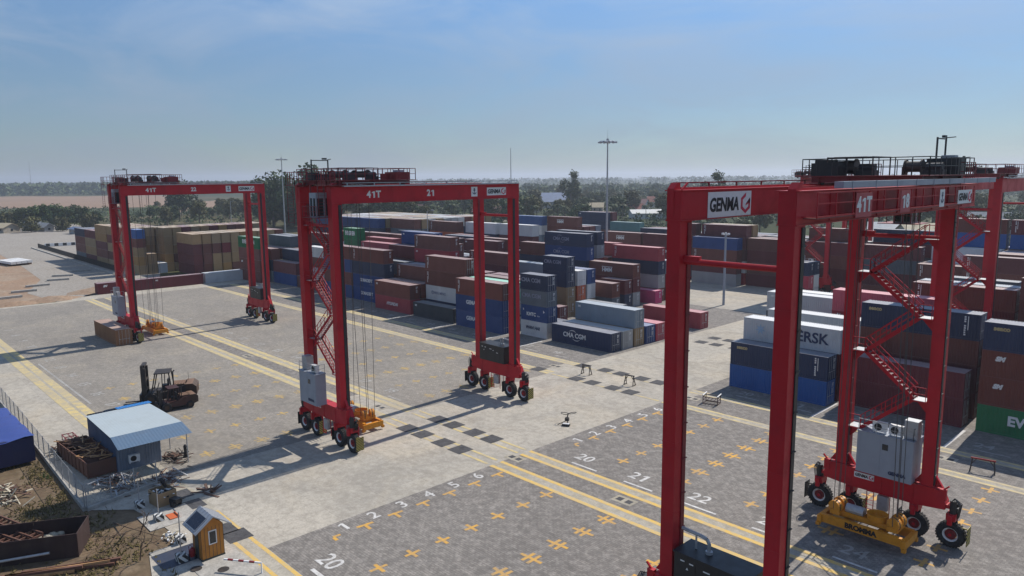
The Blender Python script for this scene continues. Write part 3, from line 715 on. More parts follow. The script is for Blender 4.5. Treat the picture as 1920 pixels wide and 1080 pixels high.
(-21.0,101.6,12,2.86,(2,10,1),(0,0,2),{}),
(-7.6,87.6,12,2.86,(12,10,3),(2,2,2),{}),
(-7.6,90.4,12,2.86,(5,2,0),(2,2,2),{}),
(-7.6,93.2,12,2.86,(1,12,10),(2,2,2),{}),
(-7.6,96.0,12,2.86,(0,0),(2,2),{}),
(-7.6,98.8,12,2.86,(2,0,5),(2,2,2),{}),
(-7.6,101.6,12,2.86,(5,1,3),(2,2,2),{}),
(-9.6,115.6,12,2.86,(0,0),(2,2),{}),
(-9.6,118.4,12,2.86,(0,0),(2,2),{}),
(-22.4,112.8,12,2.86,(11,2,3,11),(0,0,0,1),{}),
(-22.4,118.4,12,2.86,(2,12,10,12),(0,0,0,1),{}),
]
CCOL = dict(brown=(0.150, 0.042, 0.030), maroon=(0.125, 0.021, 0.027), navy=(0.022, 0.034, 0.078), blue=(0.013, 0.05, 0.18), royal=(0.008, 0.085, 0.30),
  red=(0.31, 0.026, 0.038), pinkred=(0.40, 0.035, 0.065), magenta=(0.50, 0.012, 0.13), grey=(0.33, 0.34, 0.34), lgrey=(0.50, 0.52, 0.53), white=(0.60, 0.60, 0.58),
  steel=(0.18, 0.235, 0.285), slate=(0.095, 0.115, 0.14), charcoal=(0.042, 0.052, 0.062), tan=(0.30, 0.205, 0.10), ochre=(0.31, 0.18, 0.06), green=(0.006, 0.15, 0.045),
  rust=(0.25, 0.115, 0.05), mint=(0.16, 0.52, 0.36), orange=(0.48, 0.10, 0.028), teal=(0.085, 0.20, 0.21))
CM = {k: paint('container_'+k, v, 0.55, dirt=0.30, dirtcol=tuple(x*0.55+0.012 for x in v), scale=0.55, dust_sun=0.80, dust_suncol=tuple(min(1, x*0.75+0.315) for x in v), rust=0.5, var=0.16, spec=0.3) for k, v in CCOL.items()}  # pale roof tint stands for strong sun as well as dust
KEYS = ['brown', 'maroon', 'navy', 'blue', 'royal', 'red', 'pinkred', 'magenta', 'grey', 'lgrey', 'white', 'steel', 'slate', 'charcoal', 'tan', 'ochre', 'green', 'mint', 'orange', 'teal']
CNAME = dict(brown='brown', maroon='dark maroon', navy='dark navy', blue='deep blue', royal='bright blue', red='red', pinkred='pinkish red', magenta='magenta', grey='grey', lgrey='pale grey', white='white',
  steel='steel blue', slate='slate grey', charcoal='charcoal', tan='tan', ochre='ochre', green='green', mint='mint green', orange='orange', teal='teal')
WD = 2.44
def corr(n, a, b, d):
    """plan profile of a corrugated sheet from a to b: list of (t, depth)"""
    p = []; s = (b-a)/n
    for i in range(n):
        t = a+i*s
        p += [(t, 0), (t+s*.28, 0), (t+s*.5, d), (t+s*.78, d)]
    p.append((b, 0)); return p
def cont_body(L, h, detail=True):
    mb = MB(); c = 0.14; n = 40 if L > 10 else 20
    for x in (0, L-c):
        for y in (0, WD-c): mb.bx(x, x+c, y, y+c, 0, h)                      # corner posts
    for y in (0, WD-c):
        mb.bx(c, L-c, y, y+c*.8, 0, .16); mb.bx(c, L-c, y+.02, y+c*.8, h-.09, h)
    for x in (0, L-c): mb.bx(x, x+c, c, WD-c, 0, .15); mb.bx(x, x+c, c, WD-c, h-.11, h)
    if detail:
        for x in (-.012, L-.166):                                          # corner castings
            for y in (-.012, WD-.15):
                for z in (0, h-.118): mb.bx(x, x+.178, y, y+.162, z+.003, z+.121)
    pr = corr(n, c, L-c, .036)
    for yb, sg in ((.02, 1), (WD-.02, -1)):
        vs = []; 
        for z in (.16, h-.09): vs += [(t, yb+sg*d, z) for t, d in pr]
        k = len(pr); mb.add(vs, [(i, i+1, k+i+1, k+i) for i in range(k-1)])
    pr = corr(8, c, WD-c, .04); k = len(pr); vs = []
    for z in (.15, h-.11): vs += [(.02+d, t, z) for t, d in pr]
    mb.add(vs, [(i, i+1, k+i+1, k+i) for i in range(k-1)])
    pr = corr(n, c, L-c, .02); k = len(pr); vs = []                        # roof sheet
    for y in (c*.8, WD-c*.8): vs += [(t, y, h-.012-d) for t, d in pr]
    mb.add(vs, [(i, i+1, k+i+1, k+i) for i in range(k-1)])
    mb.quad((.1, .1, .1), (L-.1, .1, .1), (L-.1, WD-.1, .1), (.1, WD-.1, .1))
    mb.quad((L-.075, .1, .1), (L-.075, WD-.1, .1), (L-.075, WD-.1, h-.1), (L-.075, .1, h-.1))
    return mb.mesh('container_body')
def door_leaf(h):
    mb = MB(); w = (WD-.3)/2
    mb.bx(-.055, -.02, .01, w-.01, .16, h-.12)
    for z in (.45, .95, 1.5, 2.05): 
        if z+.2 < h-.15: mb.bx(-.02, -.004, .1, w-.1, z, z+.34)
    return mb.mesh('door')
def lock_bars(h):
    mb = MB(); w = (WD-.3)/2
    for y in (.32, .80):
        mb.cyl((.022, y, .1), (.022, y, h-.06), .022, 6)
        mb.bx(.0, .05, y-.06, y+.3, 1.0, 1.06)
    return mb.mesh('locking_bars')
CG = {}
def geo(kind, h, L=12.19):
    k = (kind, round(h, 2), L)
    if k not in CG:
        CG[k] = {'body': lambda: cont_body(L, h), 'door': lambda: door_leaf(h), 'bars': lambda: lock_bars(h)}[kind]()
        if kind != 'body': CG[k].materials.append(STEEL if kind == 'bars' else CM['brown'])
        else: CG[k].materials.append(CM['brown'])
    return CG[k]
def setmat(o, m): o.material_slots[0].link = 'OBJECT'; o.material_slots[0].material = m
def id_marks(h):
    if 'id' not in CG:
        mb = MB(); r = random.Random(3)
        for i in range(9): 
            if i not in (3,): mb.bx(0, .16+.05*r.random(), -.004, 0, -.24*i-.17, -.24*i)
        mb.bx(.34, .42, -.004, 0, -1.5, 0)
        me = mb.mesh('markings'); me.materials.append(LETW); CG['id'] = me
    return CG['id']
def end_marks():
    if 'em' not in CG:
        mb = MB(); r = random.Random(5)
        for i in range(3): mb.bx(0, .004, .0, .5-.1*i, -.17*i-.1, -.17*i)
        for i in range(5): mb.bx(0, .004, .02, .3+.1*r.random(), -.62-.13*i-.06, -.62-.13*i)
        me = mb.mesh('markings'); me.materials.append(LETW); CG['em'] = me
    return CG['em']
def arc_mb(mb, r, a0, a1, w, th=.006, n=14, cx=0, cz=0, sx=1.0):
    for i in range(n):
        p = [a0+(a1-a0)*(i+q)/n for q in (0, 1)]; taper = lambda a: w*(.35+.65*sin(pi*(a-a0)/(a1-a0)))
        vs = []
        for a in p:
            for rr in (r-taper(a)/2, r+taper(a)/2): vs.append((cx+sx*rr*cos(a), -th, cz+rr*sin(a)))
        mb.add(vs, [(0, 1, 3, 2)])
def logo(o, kind, L, h, col):
    """writing on the long side that faces the cranes; origin of o is the container's low corner"""
    y = -0.012; mid = L/2
    if kind == 'CMA CGM':
        lm = LETW if (L > 10 and h > 2.8 and o['tier'] == 0) else LETG
        if L > 10:
            lettering('CMA CGM', 1.02, lm, o, (mid-1.2, y, h*.52), FY, bold=.03)
            mb = MB(); arc_mb(mb, 1.15, radians(50), radians(130), .10, cx=mid-1.6, cz=h*.40); arc_mb(mb, 1.15, radians(230), radians(310), .10, cx=mid-.8, cz=h*.66)
            mb.build('logo', lm, o, loc=(0, y, 0))
        else: lettering('CMA CGM', .95, lm, o, (mid-.5, y, h*.62), FY, bold=.03)
    elif kind == 'HYUNDAI': lettering('HYUNDAI', .85, LETW, o, (mid-.1, y, h*.5), FY, bold=.03, shear=.35)
    elif kind == 'HMM':
        lettering('HMM', 1.15, LETW, o, (mid-.6, y, h*.45), FY, bold=.05)
        mb = MB(); mb.bx(mid-2.0, mid+.8, -.005, 0, h*.66, h*.70); mb.build('logo', LETW, o, loc=(0, y, 0))
    elif kind == 'GEMADEPT': lettering('GEMADEPT', .95, LETW, o, (mid-.8, y, h*.58), FY, bold=.035); lettering('LOGISTICS', .34, LETG, o, (mid+1.1, y, h*.32), FY)
    elif kind == 'KMTC':
        lettering('KMTC', .80, LETW, o, (mid-.6, y, h*.42), FY, bold=.03); lettering('line', .4, LETW, o, (mid+1.1, y, h*.36), FY)
        mb = MB(); mb.add([(.5, 0, h*.8), (.5, 0, h*.62), (.8, 0, h*.66)], [(0, 1, 2)]); mb.add([(5.2, 0, h*.8), (5.2, 0, h*.6), (5.55, 0, h*.66)], [(0, 1, 2)]); mb.build('logo', LETW, o, loc=(0, y, 0))
    elif kind == 'WAN HAI': lettering('WAN HAI', .75, LETN, o, (mid-.2, y, h*.55), FY, bold=.03, shear=.2)
    elif kind == 'YANG MING':
        lettering('YANG MING', .75, LETG, o, (mid-2.0, y, h*.5), FY, bold=.02)
        mb = MB(); arc_mb(mb, .32, 0, 2*pi, .14, cx=2.1, cz=h*.52); mb.build('logo', LETG, o, loc=(0, y, 0))
    elif kind == 'EVERGREEN': lettering('EVERGREEN', 1.35, LETW, o, (mid+.2 if L > 10 else mid, y, h*.55), FY, bold=.06, squash=1.0 if L > 10 else .62)
    elif kind == 'MAERSK':
        lettering('MAERSK', 1.75, LETN, o, (mid+1.5, y, h*.50), FY, bold=.04)
        mb = MB(); pts = []
        for i in range(14):
            r = .72 if i % 2 == 0 else .30; a = pi/2+2*pi*i/14; pts.append((2.3+r*cos(a), h*.55+r*sin(a)))
        mb.prism(pts, -.004, 0, 'xzy'); mb.build('logo', STARB, o, loc=(0, y, 0))
    elif kind == 'seaco': lettering('seaco', .62, LETT, o, (1.55, y, h*.80), FY, bold=.03)
    elif kind == 'SM': lettering('SM', .62, LETW, o, (1.6, y, h*.72), FY, bold=.05, shear=.3)
    elif kind == 'TEX': lettering('TEX', .8, LETW, o, (mid+1, y, h*.5), FY, bold=.04)
    elif kind == 'small': lettering('HC', .42, LETW, o, (.9, y, h*.78), FY, bold=.03)
    if kind in ('id', 'seaco'):
        link('markings', id_marks(h), o, (L-1.5 if kind == 'seaco' else .7, y, h*.9))
ORD = ['first', 'second', 'third', 'fourth', 'fifth', 'sixth', 'seventh', 'eighth', 'ninth', 'tenth', 'eleventh', 'twelfth', 'thirteenth', 'fourteenth', 'fifteenth', 'sixteenth', 'seventeenth', 'eighteenth', 'nineteenth', 'twentieth']
def block_of(x1, y):
    if x1 < -205 and y < 120: return ('tan block', 'L')
    if x1 < -172 and y > 123: return ('rear left block', 'W')
    if y > 156 or (y > 147 and x1 > -67): return ('rear block', 'D')
    if x1 > -47: return ('right block', 'R')
    return ('centre block', 'C')
bays = {}
for (x1, y, L, h, cols, fl, tx) in STACKS: bays.setdefault(block_of(x1, y)[1], set()).add(round(x1/6.4))
bays = {k: sorted(v, reverse=True) for k, v in bays.items()}
front = {'L': 60, 'W': 124, 'D': 147, 'R': 82, 'C': 82}
rows_of = {}
for (x1, y, L, h, cols, fl, tx) in STACKS: rows_of.setdefault((block_of(x1, y)[1], round(x1/6.4)), []).append(y)
far = MB(); FARM = list(CM.values()); FARI = {k: i for i, k in enumerate(CM)}
for (x1, y, L, h, cols, fl, tx) in STACKS:
    cols = [KEYS[i] for i in cols]; ln = 12.19 if L == 12 else 6.06; n = len(cols); bl, bk = block_of(x1, y)
    bay = bays[bk].index(round(x1/6.4)); rw = sorted(rows_of[(bk, round(x1/6.4))]).index(y)
    for k, (cn, f) in enumerate(zip(cols, fl)):
        jx, jy = random.uniform(-.05, .05), random.uniform(-.04, .04)
        pos = (x1-ln+jx, y+jy, k*h+.006)
        if f == 2:
            far.mi = FARI[cn]; far.bx(pos[0], pos[0]+ln, pos[1], pos[1]+WD-.06, pos[2], pos[2]+h-.11); continue
        if f == 0: continue
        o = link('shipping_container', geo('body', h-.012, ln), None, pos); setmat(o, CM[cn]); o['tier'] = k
        if n == 1: tier = 'single'
        elif k == n-1: tier = 'topmost'
        elif k == 0: tier = 'lowest'
        else: tier = ORD[k]+' up'
        mark = tx.get(k)
        lab = f"{'lettered' if mark else 'long' if L == 12 else 'short'} {CNAME[cn]} container, {tier}, {ORD[rw]} stack back, {ORD[bay]} bay from right, {bl}"
        tag(o, lab, 'container', 'containers stacked in the yard')
        near = math.hypot(x1, y) < 175
        for s, yy in (((1, .15), (-1, WD-.15)) if near else ()):
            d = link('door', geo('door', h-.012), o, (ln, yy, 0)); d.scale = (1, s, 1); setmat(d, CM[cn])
            if math.hypot(x1, y) < 140: link('locking_bars', geo('bars', h-.012), d)
        if near and cn not in ('white',): link('markings', end_marks(), o, (ln+.012, WD-.95, h*.86))
        if mark: logo(o, mark, ln, h, cn)
        elif near and L == 12 and cn in ('brown', 'maroon', 'red') and (k+rw) % 2 == 0: link('markings', id_marks(h), o, (.7, -.012, h*.9))
        del o['tier']
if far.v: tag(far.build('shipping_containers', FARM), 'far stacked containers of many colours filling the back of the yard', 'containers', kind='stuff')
# loose containers: one by the far crane, a row laid across the end of the yard
def loose(name_lab, pos, rz, L, h, cn, mark=None):
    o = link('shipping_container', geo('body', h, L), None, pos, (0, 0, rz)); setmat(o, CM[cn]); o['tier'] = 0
    tag(o, name_lab, 'container', 'containers standing apart from the stacks')
    for s, yy in ((1, .15), (-1, WD-.15)):
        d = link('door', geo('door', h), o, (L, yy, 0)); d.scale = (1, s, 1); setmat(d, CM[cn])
        link('locking_bars', geo('bars', h), d)
    if mark: logo(o, mark, L, h, cn)
    del o['tier']; return o
loose('long rusty ochre container standing alone under the near legs of the farthest red crane', (-140.0, 33.75, .006), 0, 12.19, 2.6, 'rust')
loose('long maroon container laid across the yard end, nearer of two beside the earth heap', (-190.2, 47.3, .006), pi/2, 12.19, 2.6, 'maroon', 'SM')
loose('long maroon container laid across the yard end, between its twin and the white one', (-190.2, 59.6, .006), pi/2, 12.19, 2.6, 'maroon', 'small')
loose('long white container laid across the yard end in front of the tan stacks', (-190.6, 72.5, .006), pi/2, 12.19, 2.6, 'lgrey')
# ------------------------------------------------------------------ rubber tyred gantry cranes
def genma_sign(w, parent, loc, rot, board=True):
    """white board with GENMA and the hexagon G, centred on loc"""
    h = w*.30
    mb = MB(); mb.bx(-w/2, w/2, -h/2, h/2, 0, .02)
    b = mb.build('sign_board', WHITE, parent, loc=loc); b.rotation_euler = rot
    t = lettering('GENMA', h*.88, LETK, b, (0, 0, .03), (0, 0, 0), bold=h*.032, shear=.12)
    xs = [v.co.x for v in t.data.vertices]; ys = [v.co.y for v in t.data.vertices]; kx = .66*w/(max(xs)-min(xs)); ky = h*.56/(max(ys)-min(ys))
    t.scale = (kx, ky, 1); t.location = (-.13*w-kx*(max(xs)+min(xs))/2, -ky*(max(ys)+min(ys))/2, .03)
    mb = MB(); R = h*.42; r = h*.28; cx = w*.36
    P = lambda rr, k: (cx+rr*cos(radians(90+60*k)), rr*sin(radians(90+60*k)))
    for k in (0, 1, 2, 3, 4):
        a, b2, c, d = P(R, k), P(R, k+1), P(r, k+1), P(r, k)
        mb.prism([a, b2, c, d], .02, .04)
    a, d = P(R, 5), P(r, 5); mb.prism([P(R, 5), (cx+R*.87, 0), (cx+.25*r, 0), (cx, -h*.10), (cx+r*.75, -h*.02), P(r, 5)], .02, .04)
    mb.build('logo', LOGR, b); return b
def anchor_sign(s, parent, loc, rot):
    mb = MB(); mb.bx(-s*.42, s*.42, -s/2, s/2, 0, .02); b = mb.build('sign_board', WHITE, parent, loc=loc); b.rotation_euler = rot
    mb = MB(); t = s*.04
    mb.bx(-t, t, -s*.24, s*.18, .02, .03); mb.bx(-s*.14, s*.14, s*.10, s*.10+2*t, .02, .03)
    for r0, a0, a1, cy in ((s*.24, pi*1.08, pi*1.92, 0), (s*.07, 0, 2*pi, s*.26)):
        for i in range(12):
            p, q = a0+(a1-a0)*i/12, a0+(a1-a0)*(i+1)/12
            mb.add([(rr*cos(a), cy+rr*sin(a), .032) for a in (p, q) for rr in (r0-t, r0+t)], [(0, 1, 3, 2)])
    mb.build('logo', LETN, b); return b
def railing(mb, pts, h=1.05, r=.026, step=1.3, mid=True):
    """handrail over a list of floor points"""
    for a, b in zip(pts[:-1], pts[1:]):
        a, b = Vector(a), Vector(b); L = (b-a).length; k = max(1, round(L/step)); u = Vector((0, 0, h))
        mb.bar(a+u, b+u, r*2)
        if mid: mb.bar(a+u*.52, b+u*.52, r*1.5)
        for i in range(k+1):
            p = a+(b-a)*i/k; mb.bar(p, p+u, r*1.8)
_WH = {}
PLR = paint('faded_red_plate', (.42, .07, .075), .6, dirt=.2)
def wheel_meshes():
    if not _WH:
        mb = MB(); R, w = .93, .30
        prof = [(.50, -w*.8), (.60, -w), (.84, -w), (R-.03, -w*.72), (R, -w*.4), (R, w*.4), (R-.03, w*.72), (.84, w), (.60, w), (.50, w*.8)]
        mb.lathe(prof, (0, 0, 0), (0, 1, 0), 28)
        for i in range(28):                                                # tread blocks
            a = 2*pi*i/28
            for s in (-1, 1):
                c = Vector((R*cos(a+.05*s), s*.13, R*sin(a+.05*s))); mb.cb(c, (.06, .22, .11), Matrix.Rotation(-a, 3, 'Y'))
        _WH['tyre'] = mb.mesh('tyre'); _WH['tyre'].materials.append(RUBBER)
        mb = MB()
        mb.lathe([(.53, -.24), (.53, .24), (.47, .22), (.40, .12), (.38, .10)], (0, 0, 0), (0, 1, 0), 24); mb.lathe([(.53, -.24), (.47, -.22), (.40, -.12)], (0, 0, 0), (0, 1, 0), 24)
        _WH['rim'] = mb.mesh('rim'); _WH['rim'].materials.append(WHITE)
        mb = MB(); mb.cyl((0, -.16, 0), (0, .16, 0), .36, 20); mb.cyl((0, -.26, 0), (0, .26, 0), .17, 14)
        for i in range(8): a = 2*pi*i/8; mb.cyl((.28*cos(a), -.19, .28*sin(a)), (.28*cos(a), .19, .28*sin(a)), .03, 6)
        _WH['hub'] = mb.mesh('hub'); _WH['hub'].materials.append(REDD)
    return _WH
def wheel(parent, x, y):
    m = wheel_meshes(); w = link('wheel', m['tyre'], parent, (x, y, .945), (0, random.uniform(0, 1), 0))
    link('rim', m['rim'], w); link('hub', m['hub'], w); return w
def crane(name_lab, xc, yn, num, house_far, ty, girder_ext, gsign, span=23.3, full=True, mirror_cab=1):
    T = tag(empty('gantry_crane', (xc, yn, 0)), name_lab, 'gantry crane', 'red rubber tyred gantry cranes in the yard')
    LX = 3.05; LW, LD = .80, 1.05; ZS0, ZS1 = 2.55, 4.05; ZG0, ZG1 = 24.05, 25.55
    def P(n, mb, mat=RED, par=T, **k): return mb.build(n, mat, par, **k)
    for yy, side in ((0, -1), (span, 1)):
        has_house = (side == 1) == house_far
        mb = MB()                                                          # sill beam: box girder with tapering ends
        mb.prism([(-4.3, 3.2), (-3.9, ZS1), (3.9, ZS1), (4.3, 3.2), (4.3, 2.75), (2.3, ZS0), (-2.3, ZS0), (-4.3, 2.75)], yy-.46, yy+.46, 'xzy')
        mb.bx(-4.55, 4.55, yy-.30, yy+.30, 2.85, 3.1)
        for x in (-2.2, 0, 2.2): mb.bx(x-.02, x+.02, yy-.49, yy+.49, ZS0, ZS1)
        sill = P('sill_beam', mb)
        if full and has_house: genma_sign(1.45, sill, (-1.25, yy-.495, 3.62), FY)
        for sx in (-1, 1):
            x = sx*LX
            mb = MB(); mb.bx(x-LW/2, x+LW/2, yy-LD/2, yy+LD/2, ZS1, ZG0-.003)
            for z in (8, 12, 16, 20): mb.bx(x-LW/2-.012, x+LW/2+.012, yy-LD/2-.012, yy+LD/2+.012, z, z+.05)   # weld flanges
            mb.bx(x-LW/2-.16, x+LW/2+.16, yy-LD/2-.12, yy+LD/2+.12, ZS1+.003, ZS1+.12)
            for d in (-1, 1): mb.prism([(x+d*LW/2, ZS1+.12), (x+d*(LW/2+.55), ZS1+.12), (x+d*LW/2, ZS1+.95)], yy-.12, yy+.12, 'xzy')
            leg = P('leg', mb)
            if sx == 1 or full:
                mb = MB(); mb.bx(x+LW/2+.002, x+LW/2+.06, yy-side*.30-.16, yy-side*.30+.16, 4.3, 23.9)
                for z in range(5, 24, 2): mb.bx(x+LW/2+.06, x+LW/2+.11, yy-side*.30-.2, yy-side*.30+.2, z, z+.06)
                P('cable_tray', mb, BLACK if sx == 1 else REDD, leg)
            for w in (-1, 1):                                              # bogie: fork over every wheel
                wx = sx*3.5+w*1.2
                mb = MB(); mb.bx(wx-.30, wx+.30, yy-.47, yy+.47, 2.05, 2.55)
                for f in (1,): mb.prism([(wx-.27, 2.1), (wx+.27, 2.1), (wx+.16, .72), (wx-.16, .72)], yy+f*.36, yy+f*.46, 'xzy')
                mb.cyl((wx, yy-.3, .945), (wx, yy+.5, .945), .11, 10)
                mb.bx(wx-.14, wx+.14, yy-.7, yy-.45, 1.8, 2.5); 
                bog = P('wheel_fork', mb)
                wheel(T, wx, yy)
                if w == 1:
                    mb = MB(); mb.bx(wx+1.06, wx+1.10, yy-.42, yy+.42, .45, 1.75); mb.bx(wx+.2, wx+1.08, yy-.03, yy+.03, 1.55, 1.63); P('mudguard', mb, HAZ)
                else:
                    mb = MB(); mb.bx(wx-1.10, wx-1.06, yy-.42, yy+.42, .45, 1.75); mb.bx(wx-1.08, wx-.2, yy-.03, yy+.03, 1.55, 1.63); P('mudguard', mb, BLACK)
            mb = MB()                                                      # steering motor, hoses and bracket at the end of the sill
            ex = sx*4.75
            mb.cyl((ex, yy-.2, 2.5), (ex, yy-.2, 3.5), .22, 10); mb.bx(ex-.25, ex+.25, yy-.1, yy+.35, 2.3, 2.85); mb.cyl((ex, yy+.15, 2.9), (ex+sx*.35, yy+.15, 3.2), .12, 8)
            for q in range(4): mb.tube([(ex-sx*.3, yy-.3+.15*q, 3.1), (ex+sx*.1, yy-.35+.18*q, 3.75-.1*q), (ex+sx*.42, yy-.3+.2*q, 3.2), (ex+sx*.3, yy-.2+.15*q, 2.2)], .028, 5)
            P('steering_motor', mb, BLACK)
            mb = MB(); mb.bx(sx*4.1-.22, sx*4.1+.22, yy-.5, yy-.2, 3.4, 4.2); mb.bar((sx*4.1, yy-.35, 4.15), (sx*4.45, yy-.35, 4.5), .1); P('end_bracket', mb)
        mb = MB(); mb.cyl((-LX+LW/2, yy, 21.9), (LX-LW/2, yy, 21.9), .16, 10); mb.bx(-LX+.4, -LX+1.3, yy-.14, yy+.14, 21.86, 22.2); P('cross_brace', mb)
        # ladder and electrical box under the sill
        mb = MB()
        for x in (-.25, .25): mb.bar((x-.9, yy, .55), (x-.9, yy, 2.5), .05)
        for z in range(6): mb.bar((-1.15, yy, .6+.35*z), (-.65, yy, .6+.35*z), .035)
        for x in (.55, 1.15): mb.bar((x, yy-.1, .6), (x, yy-.1, 2.55), .05)
        P('ladder', mb)
        mb = MB(); mb.bx(-.25, .5, yy-.45, yy-.1, 1.3, 2.4); P('junction_box', mb, STEEL, T)
        if has_house:
            hx, hy = (.4, 0) if house_far else (-.3, -.75)
            xr = 1.75 if house_far else 1.1
            mb = MB(); mb.bx(-2.15, xr, yy-.95, yy+(.95 if house_far else .2), 4.10, 7.25)          # electrical house
            for x in (-1.95, -.5, .55, .95, 1.35): x < xr and mb.bx(x, x+.03, yy-.962, yy+(.962 if house_far else .21), 4.2, 7.2)
            mb.bx(-2.2, xr+.05, yy-1.0, yy+(1.0 if house_far else .25), 7.25, 7.31)
            hs = P('electrical_house', mb, GREY); hs.location = (hx, hy, 0)
            mb = MB(); mb.bx(-.35, .05, yy-.975, yy-.955, 6.2, 6.65); P('window', mb, GLASS, hs)
            if full: lettering('GENMA', .34, LETN, hs, (xr-1.0, yy-.975, 4.55), FY, bold=.02)
            for bx0 in (-1.2, -.05) if house_far else (-.05,):
                mb = MB(); mb.bx(bx0, bx0+.95, yy-.75, yy-.35, 7.45, 8.15); 
                for q in (.05, .85): mb.bx(bx0+q, bx0+q+.05, yy-.7, yy-.4, 7.31, 7.45)
                ac = P('air_conditioner', mb, WHITE, hs); mb = MB(); mb.cyl((bx0+.4, yy-.765, 7.8), (bx0+.4, yy-.752, 7.8), .27, 16); P('fan', mb, BLACK, ac)
            mb = MB(); mb.bx(.95 if house_far else -2.1, 1.85 if house_far else -1.2, yy-.6, yy+.2, 7.36, 8.7); P('resistor_box', mb, STEEL, hs)
            mb = MB(); railing(mb, [(-2.1, yy-.92, 7.31), (xr-.05, yy-.92, 7.31), (xr-.05, yy+(.9 if house_far else .15), 7.31)], .9, .02); P('railing', mb, STEEL, hs)
            # stair tower: flights zigzag between the legs
            zs = [7.35, 10.3, 13.3, 16.25, 19.2, 21.8]; ys = yy+(.25 if not house_far else -.1)
            for q in range(5):
                s = 1 if q % 2 == 0 else -1
                if not house_far: s = -s
                a = Vector((-s*1.75, ys, zs[q])); b = Vector((s*1.75, ys, zs[q+1]))
                mb = MB()
                for o in (-.38, .38): mb.bar(a+Vector((0, o, 0)), b+Vector((0, o, 0)), .05, .26)
                fl = P('stair_flight', mb)
                mb = MB(); k = 13
                for i in range(k): c = a+(b-a)*(i+.5)/k; mb.cb(c, (.27, .72, .04))
                P('treads', mb, TREAD, fl)
                mb = MB()
                for o in (-.4, .4):
                    railing(mb, [a+Vector((0, o, 0)), b+Vector((0, o, 0))], 1.0, .024, .9)
                P('handrail', mb, RED, fl)
            for q in range(6):
                s = -1 if q % 2 == 0 else 1
                if not house_far: s = -s
                x0, x1 = (s*1.7, s*2.64) if s > 0 else (s*2.64, s*1.7)
                mb = MB(); mb.bx(x0, x1, ys-.6, ys+.6, zs[q]-.06, zs[q]); mb.prism([(s*2.64, zs[q]-.06), (s*1.8, zs[q]-.06), (s*2.64, zs[q]-1.0)], ys-.06, ys+.06, 'xzy')
                ld = P('stair_landing', mb, [RED]); mb = MB(); mb.bx(x0+.03, x1-.03, ys-.55, ys+.55, zs[q]+.002, zs[q]+.03); P('grating', mb, STEEL, ld)
                mb = MB(); railing(mb, [(s*2.6, ys-.57, zs[q]), (s*1.72, ys-.57, zs[q])], 1.0, .022); P('handrail', mb, RED, ld)
        else:
            mb = MB(); mb.bx(-2.3, 2.05, yy-.85, yy+.85, 4.12, 6.12); mb.bx(-2.36, 2.11, yy-.9, yy+.9, 6.12, 6.2)      # generator house
            for x in (-1.0, .35, 1.25): mb.bx(x, x+.03, yy-.862, yy+.862, 4.2, 5.9)
            gs = P('generator_house', mb, BLACK)
            mb = MB()
            for x0, x1, z in ((-1.9, -1.65, 5.75), (-1.35, -1.1, 5.72), (-.5, -.1, 5.62), (.1, .3, 5.5), (.75, 1.05, 5.3)): mb.bx(x0, x1, yy-.868, yy-.86, z, z+.07)
            mb.add([(-1.55, yy-.866, 5.35), (-1.4, yy-.866, 5.35), (-1.475, yy-.866, 5.5)], [(0, 1, 2)])
            P('markings', mb, LETW, gs)
            mb = MB(); px = -1.15 if house_far else .9
            mb.tube([(px+.4, yy+.1, 6.2), (px+.4, yy+.1, 6.75), (px+.25, yy+.1, 6.98), (px-.1, yy+.1, 7.05), (px-1.3, yy+.1, 7.1)], .10, 10) if house_far else mb.tube([(px, yy+.1, 6.2), (px, yy+.1, 6.75), (px+.2, yy+.1, 7.0), (px+1.6, yy+.1, 6.9)], .10, 10)
            mb.cyl((px+(.4 if house_far else 0), yy+.1, 6.2), (px+(.4 if house_far else 0), yy+.1, 6.35), .2, 10); mb.bar((px-.4, yy+.1, 6.2), (px-.4, yy+.1, 7.0), .08); P('exhaust', mb, STEEL, gs)
    # ------- two box girders
    G = []
    for sx in (-1, 1):
        x = sx*LX; y0, y1 = -.535, span+.535+girder_ext
        mb = MB(); mb.bx(x-.44, x+.44, y0, y1, ZG0, ZG1)
        mb.bx(x-.56, x+.56, y0-.02, y1+.02, ZG1+.002, ZG1+.05); mb.bx(x-.50, x+.50, y0, y1, ZG0-.05, ZG0-.002)
        mb.prism([(y0-.03, ZG0+.2), (y0-.03, ZG1+.12), (y0+.30, ZG1+.42), (y0+.55, ZG1+.42), (y0+.55, ZG1+.06), (y0+.2, ZG1+.06), (y0+.1, ZG0+.2)], x+sx*.2-.2, x+sx*.2+.2, 'yzx'); mb.bar((x+.3, y0+.2, ZG1+.05), (x+.3, y0+.75, ZG1+.4), .08)
        mb.bx(x-.05, x+.05, y0+.7, y1, ZG1+.05, ZG1+.17)                     # crab rail
        g = P('girder', mb); G.append(g)
        for yy in range(3, int(y1), 3) if (sx == 1 and house_far) else ():
            mb = MB(); mb.bx(x+.442, x+.50, yy-.06, yy+.06, ZG0+.05, ZG1-.05); P('stiffener', mb, RED, g)
    xg = LX+.452
    if full:
        k = (3.3, .62) if not house_far else (5.6, .62)
        for tx, yy, w in (('41T', 4.1 if not house_far else 5.2, 2.0), (num, 11.0, 1.5)):
            if house_far:
                mb = MB(); mb.bx(LX+1.18, LX+1.21, yy-w/2, yy+w/2, 24.2, 25.4); pl = P('number_plate', mb, PLR, G[1]); lettering(tx, 1.0, LETW, pl, (LX+1.222, yy, 24.8), FX, bold=.045)
            else: lettering(tx, .9, LETW, G[1], (xg, yy, 24.8), FX, bold=.035)
        anchor_sign(1.05, G[1], (xg if not house_far else LX+1.18, 17.0 if not house_far else 17.3, 24.82), FX)
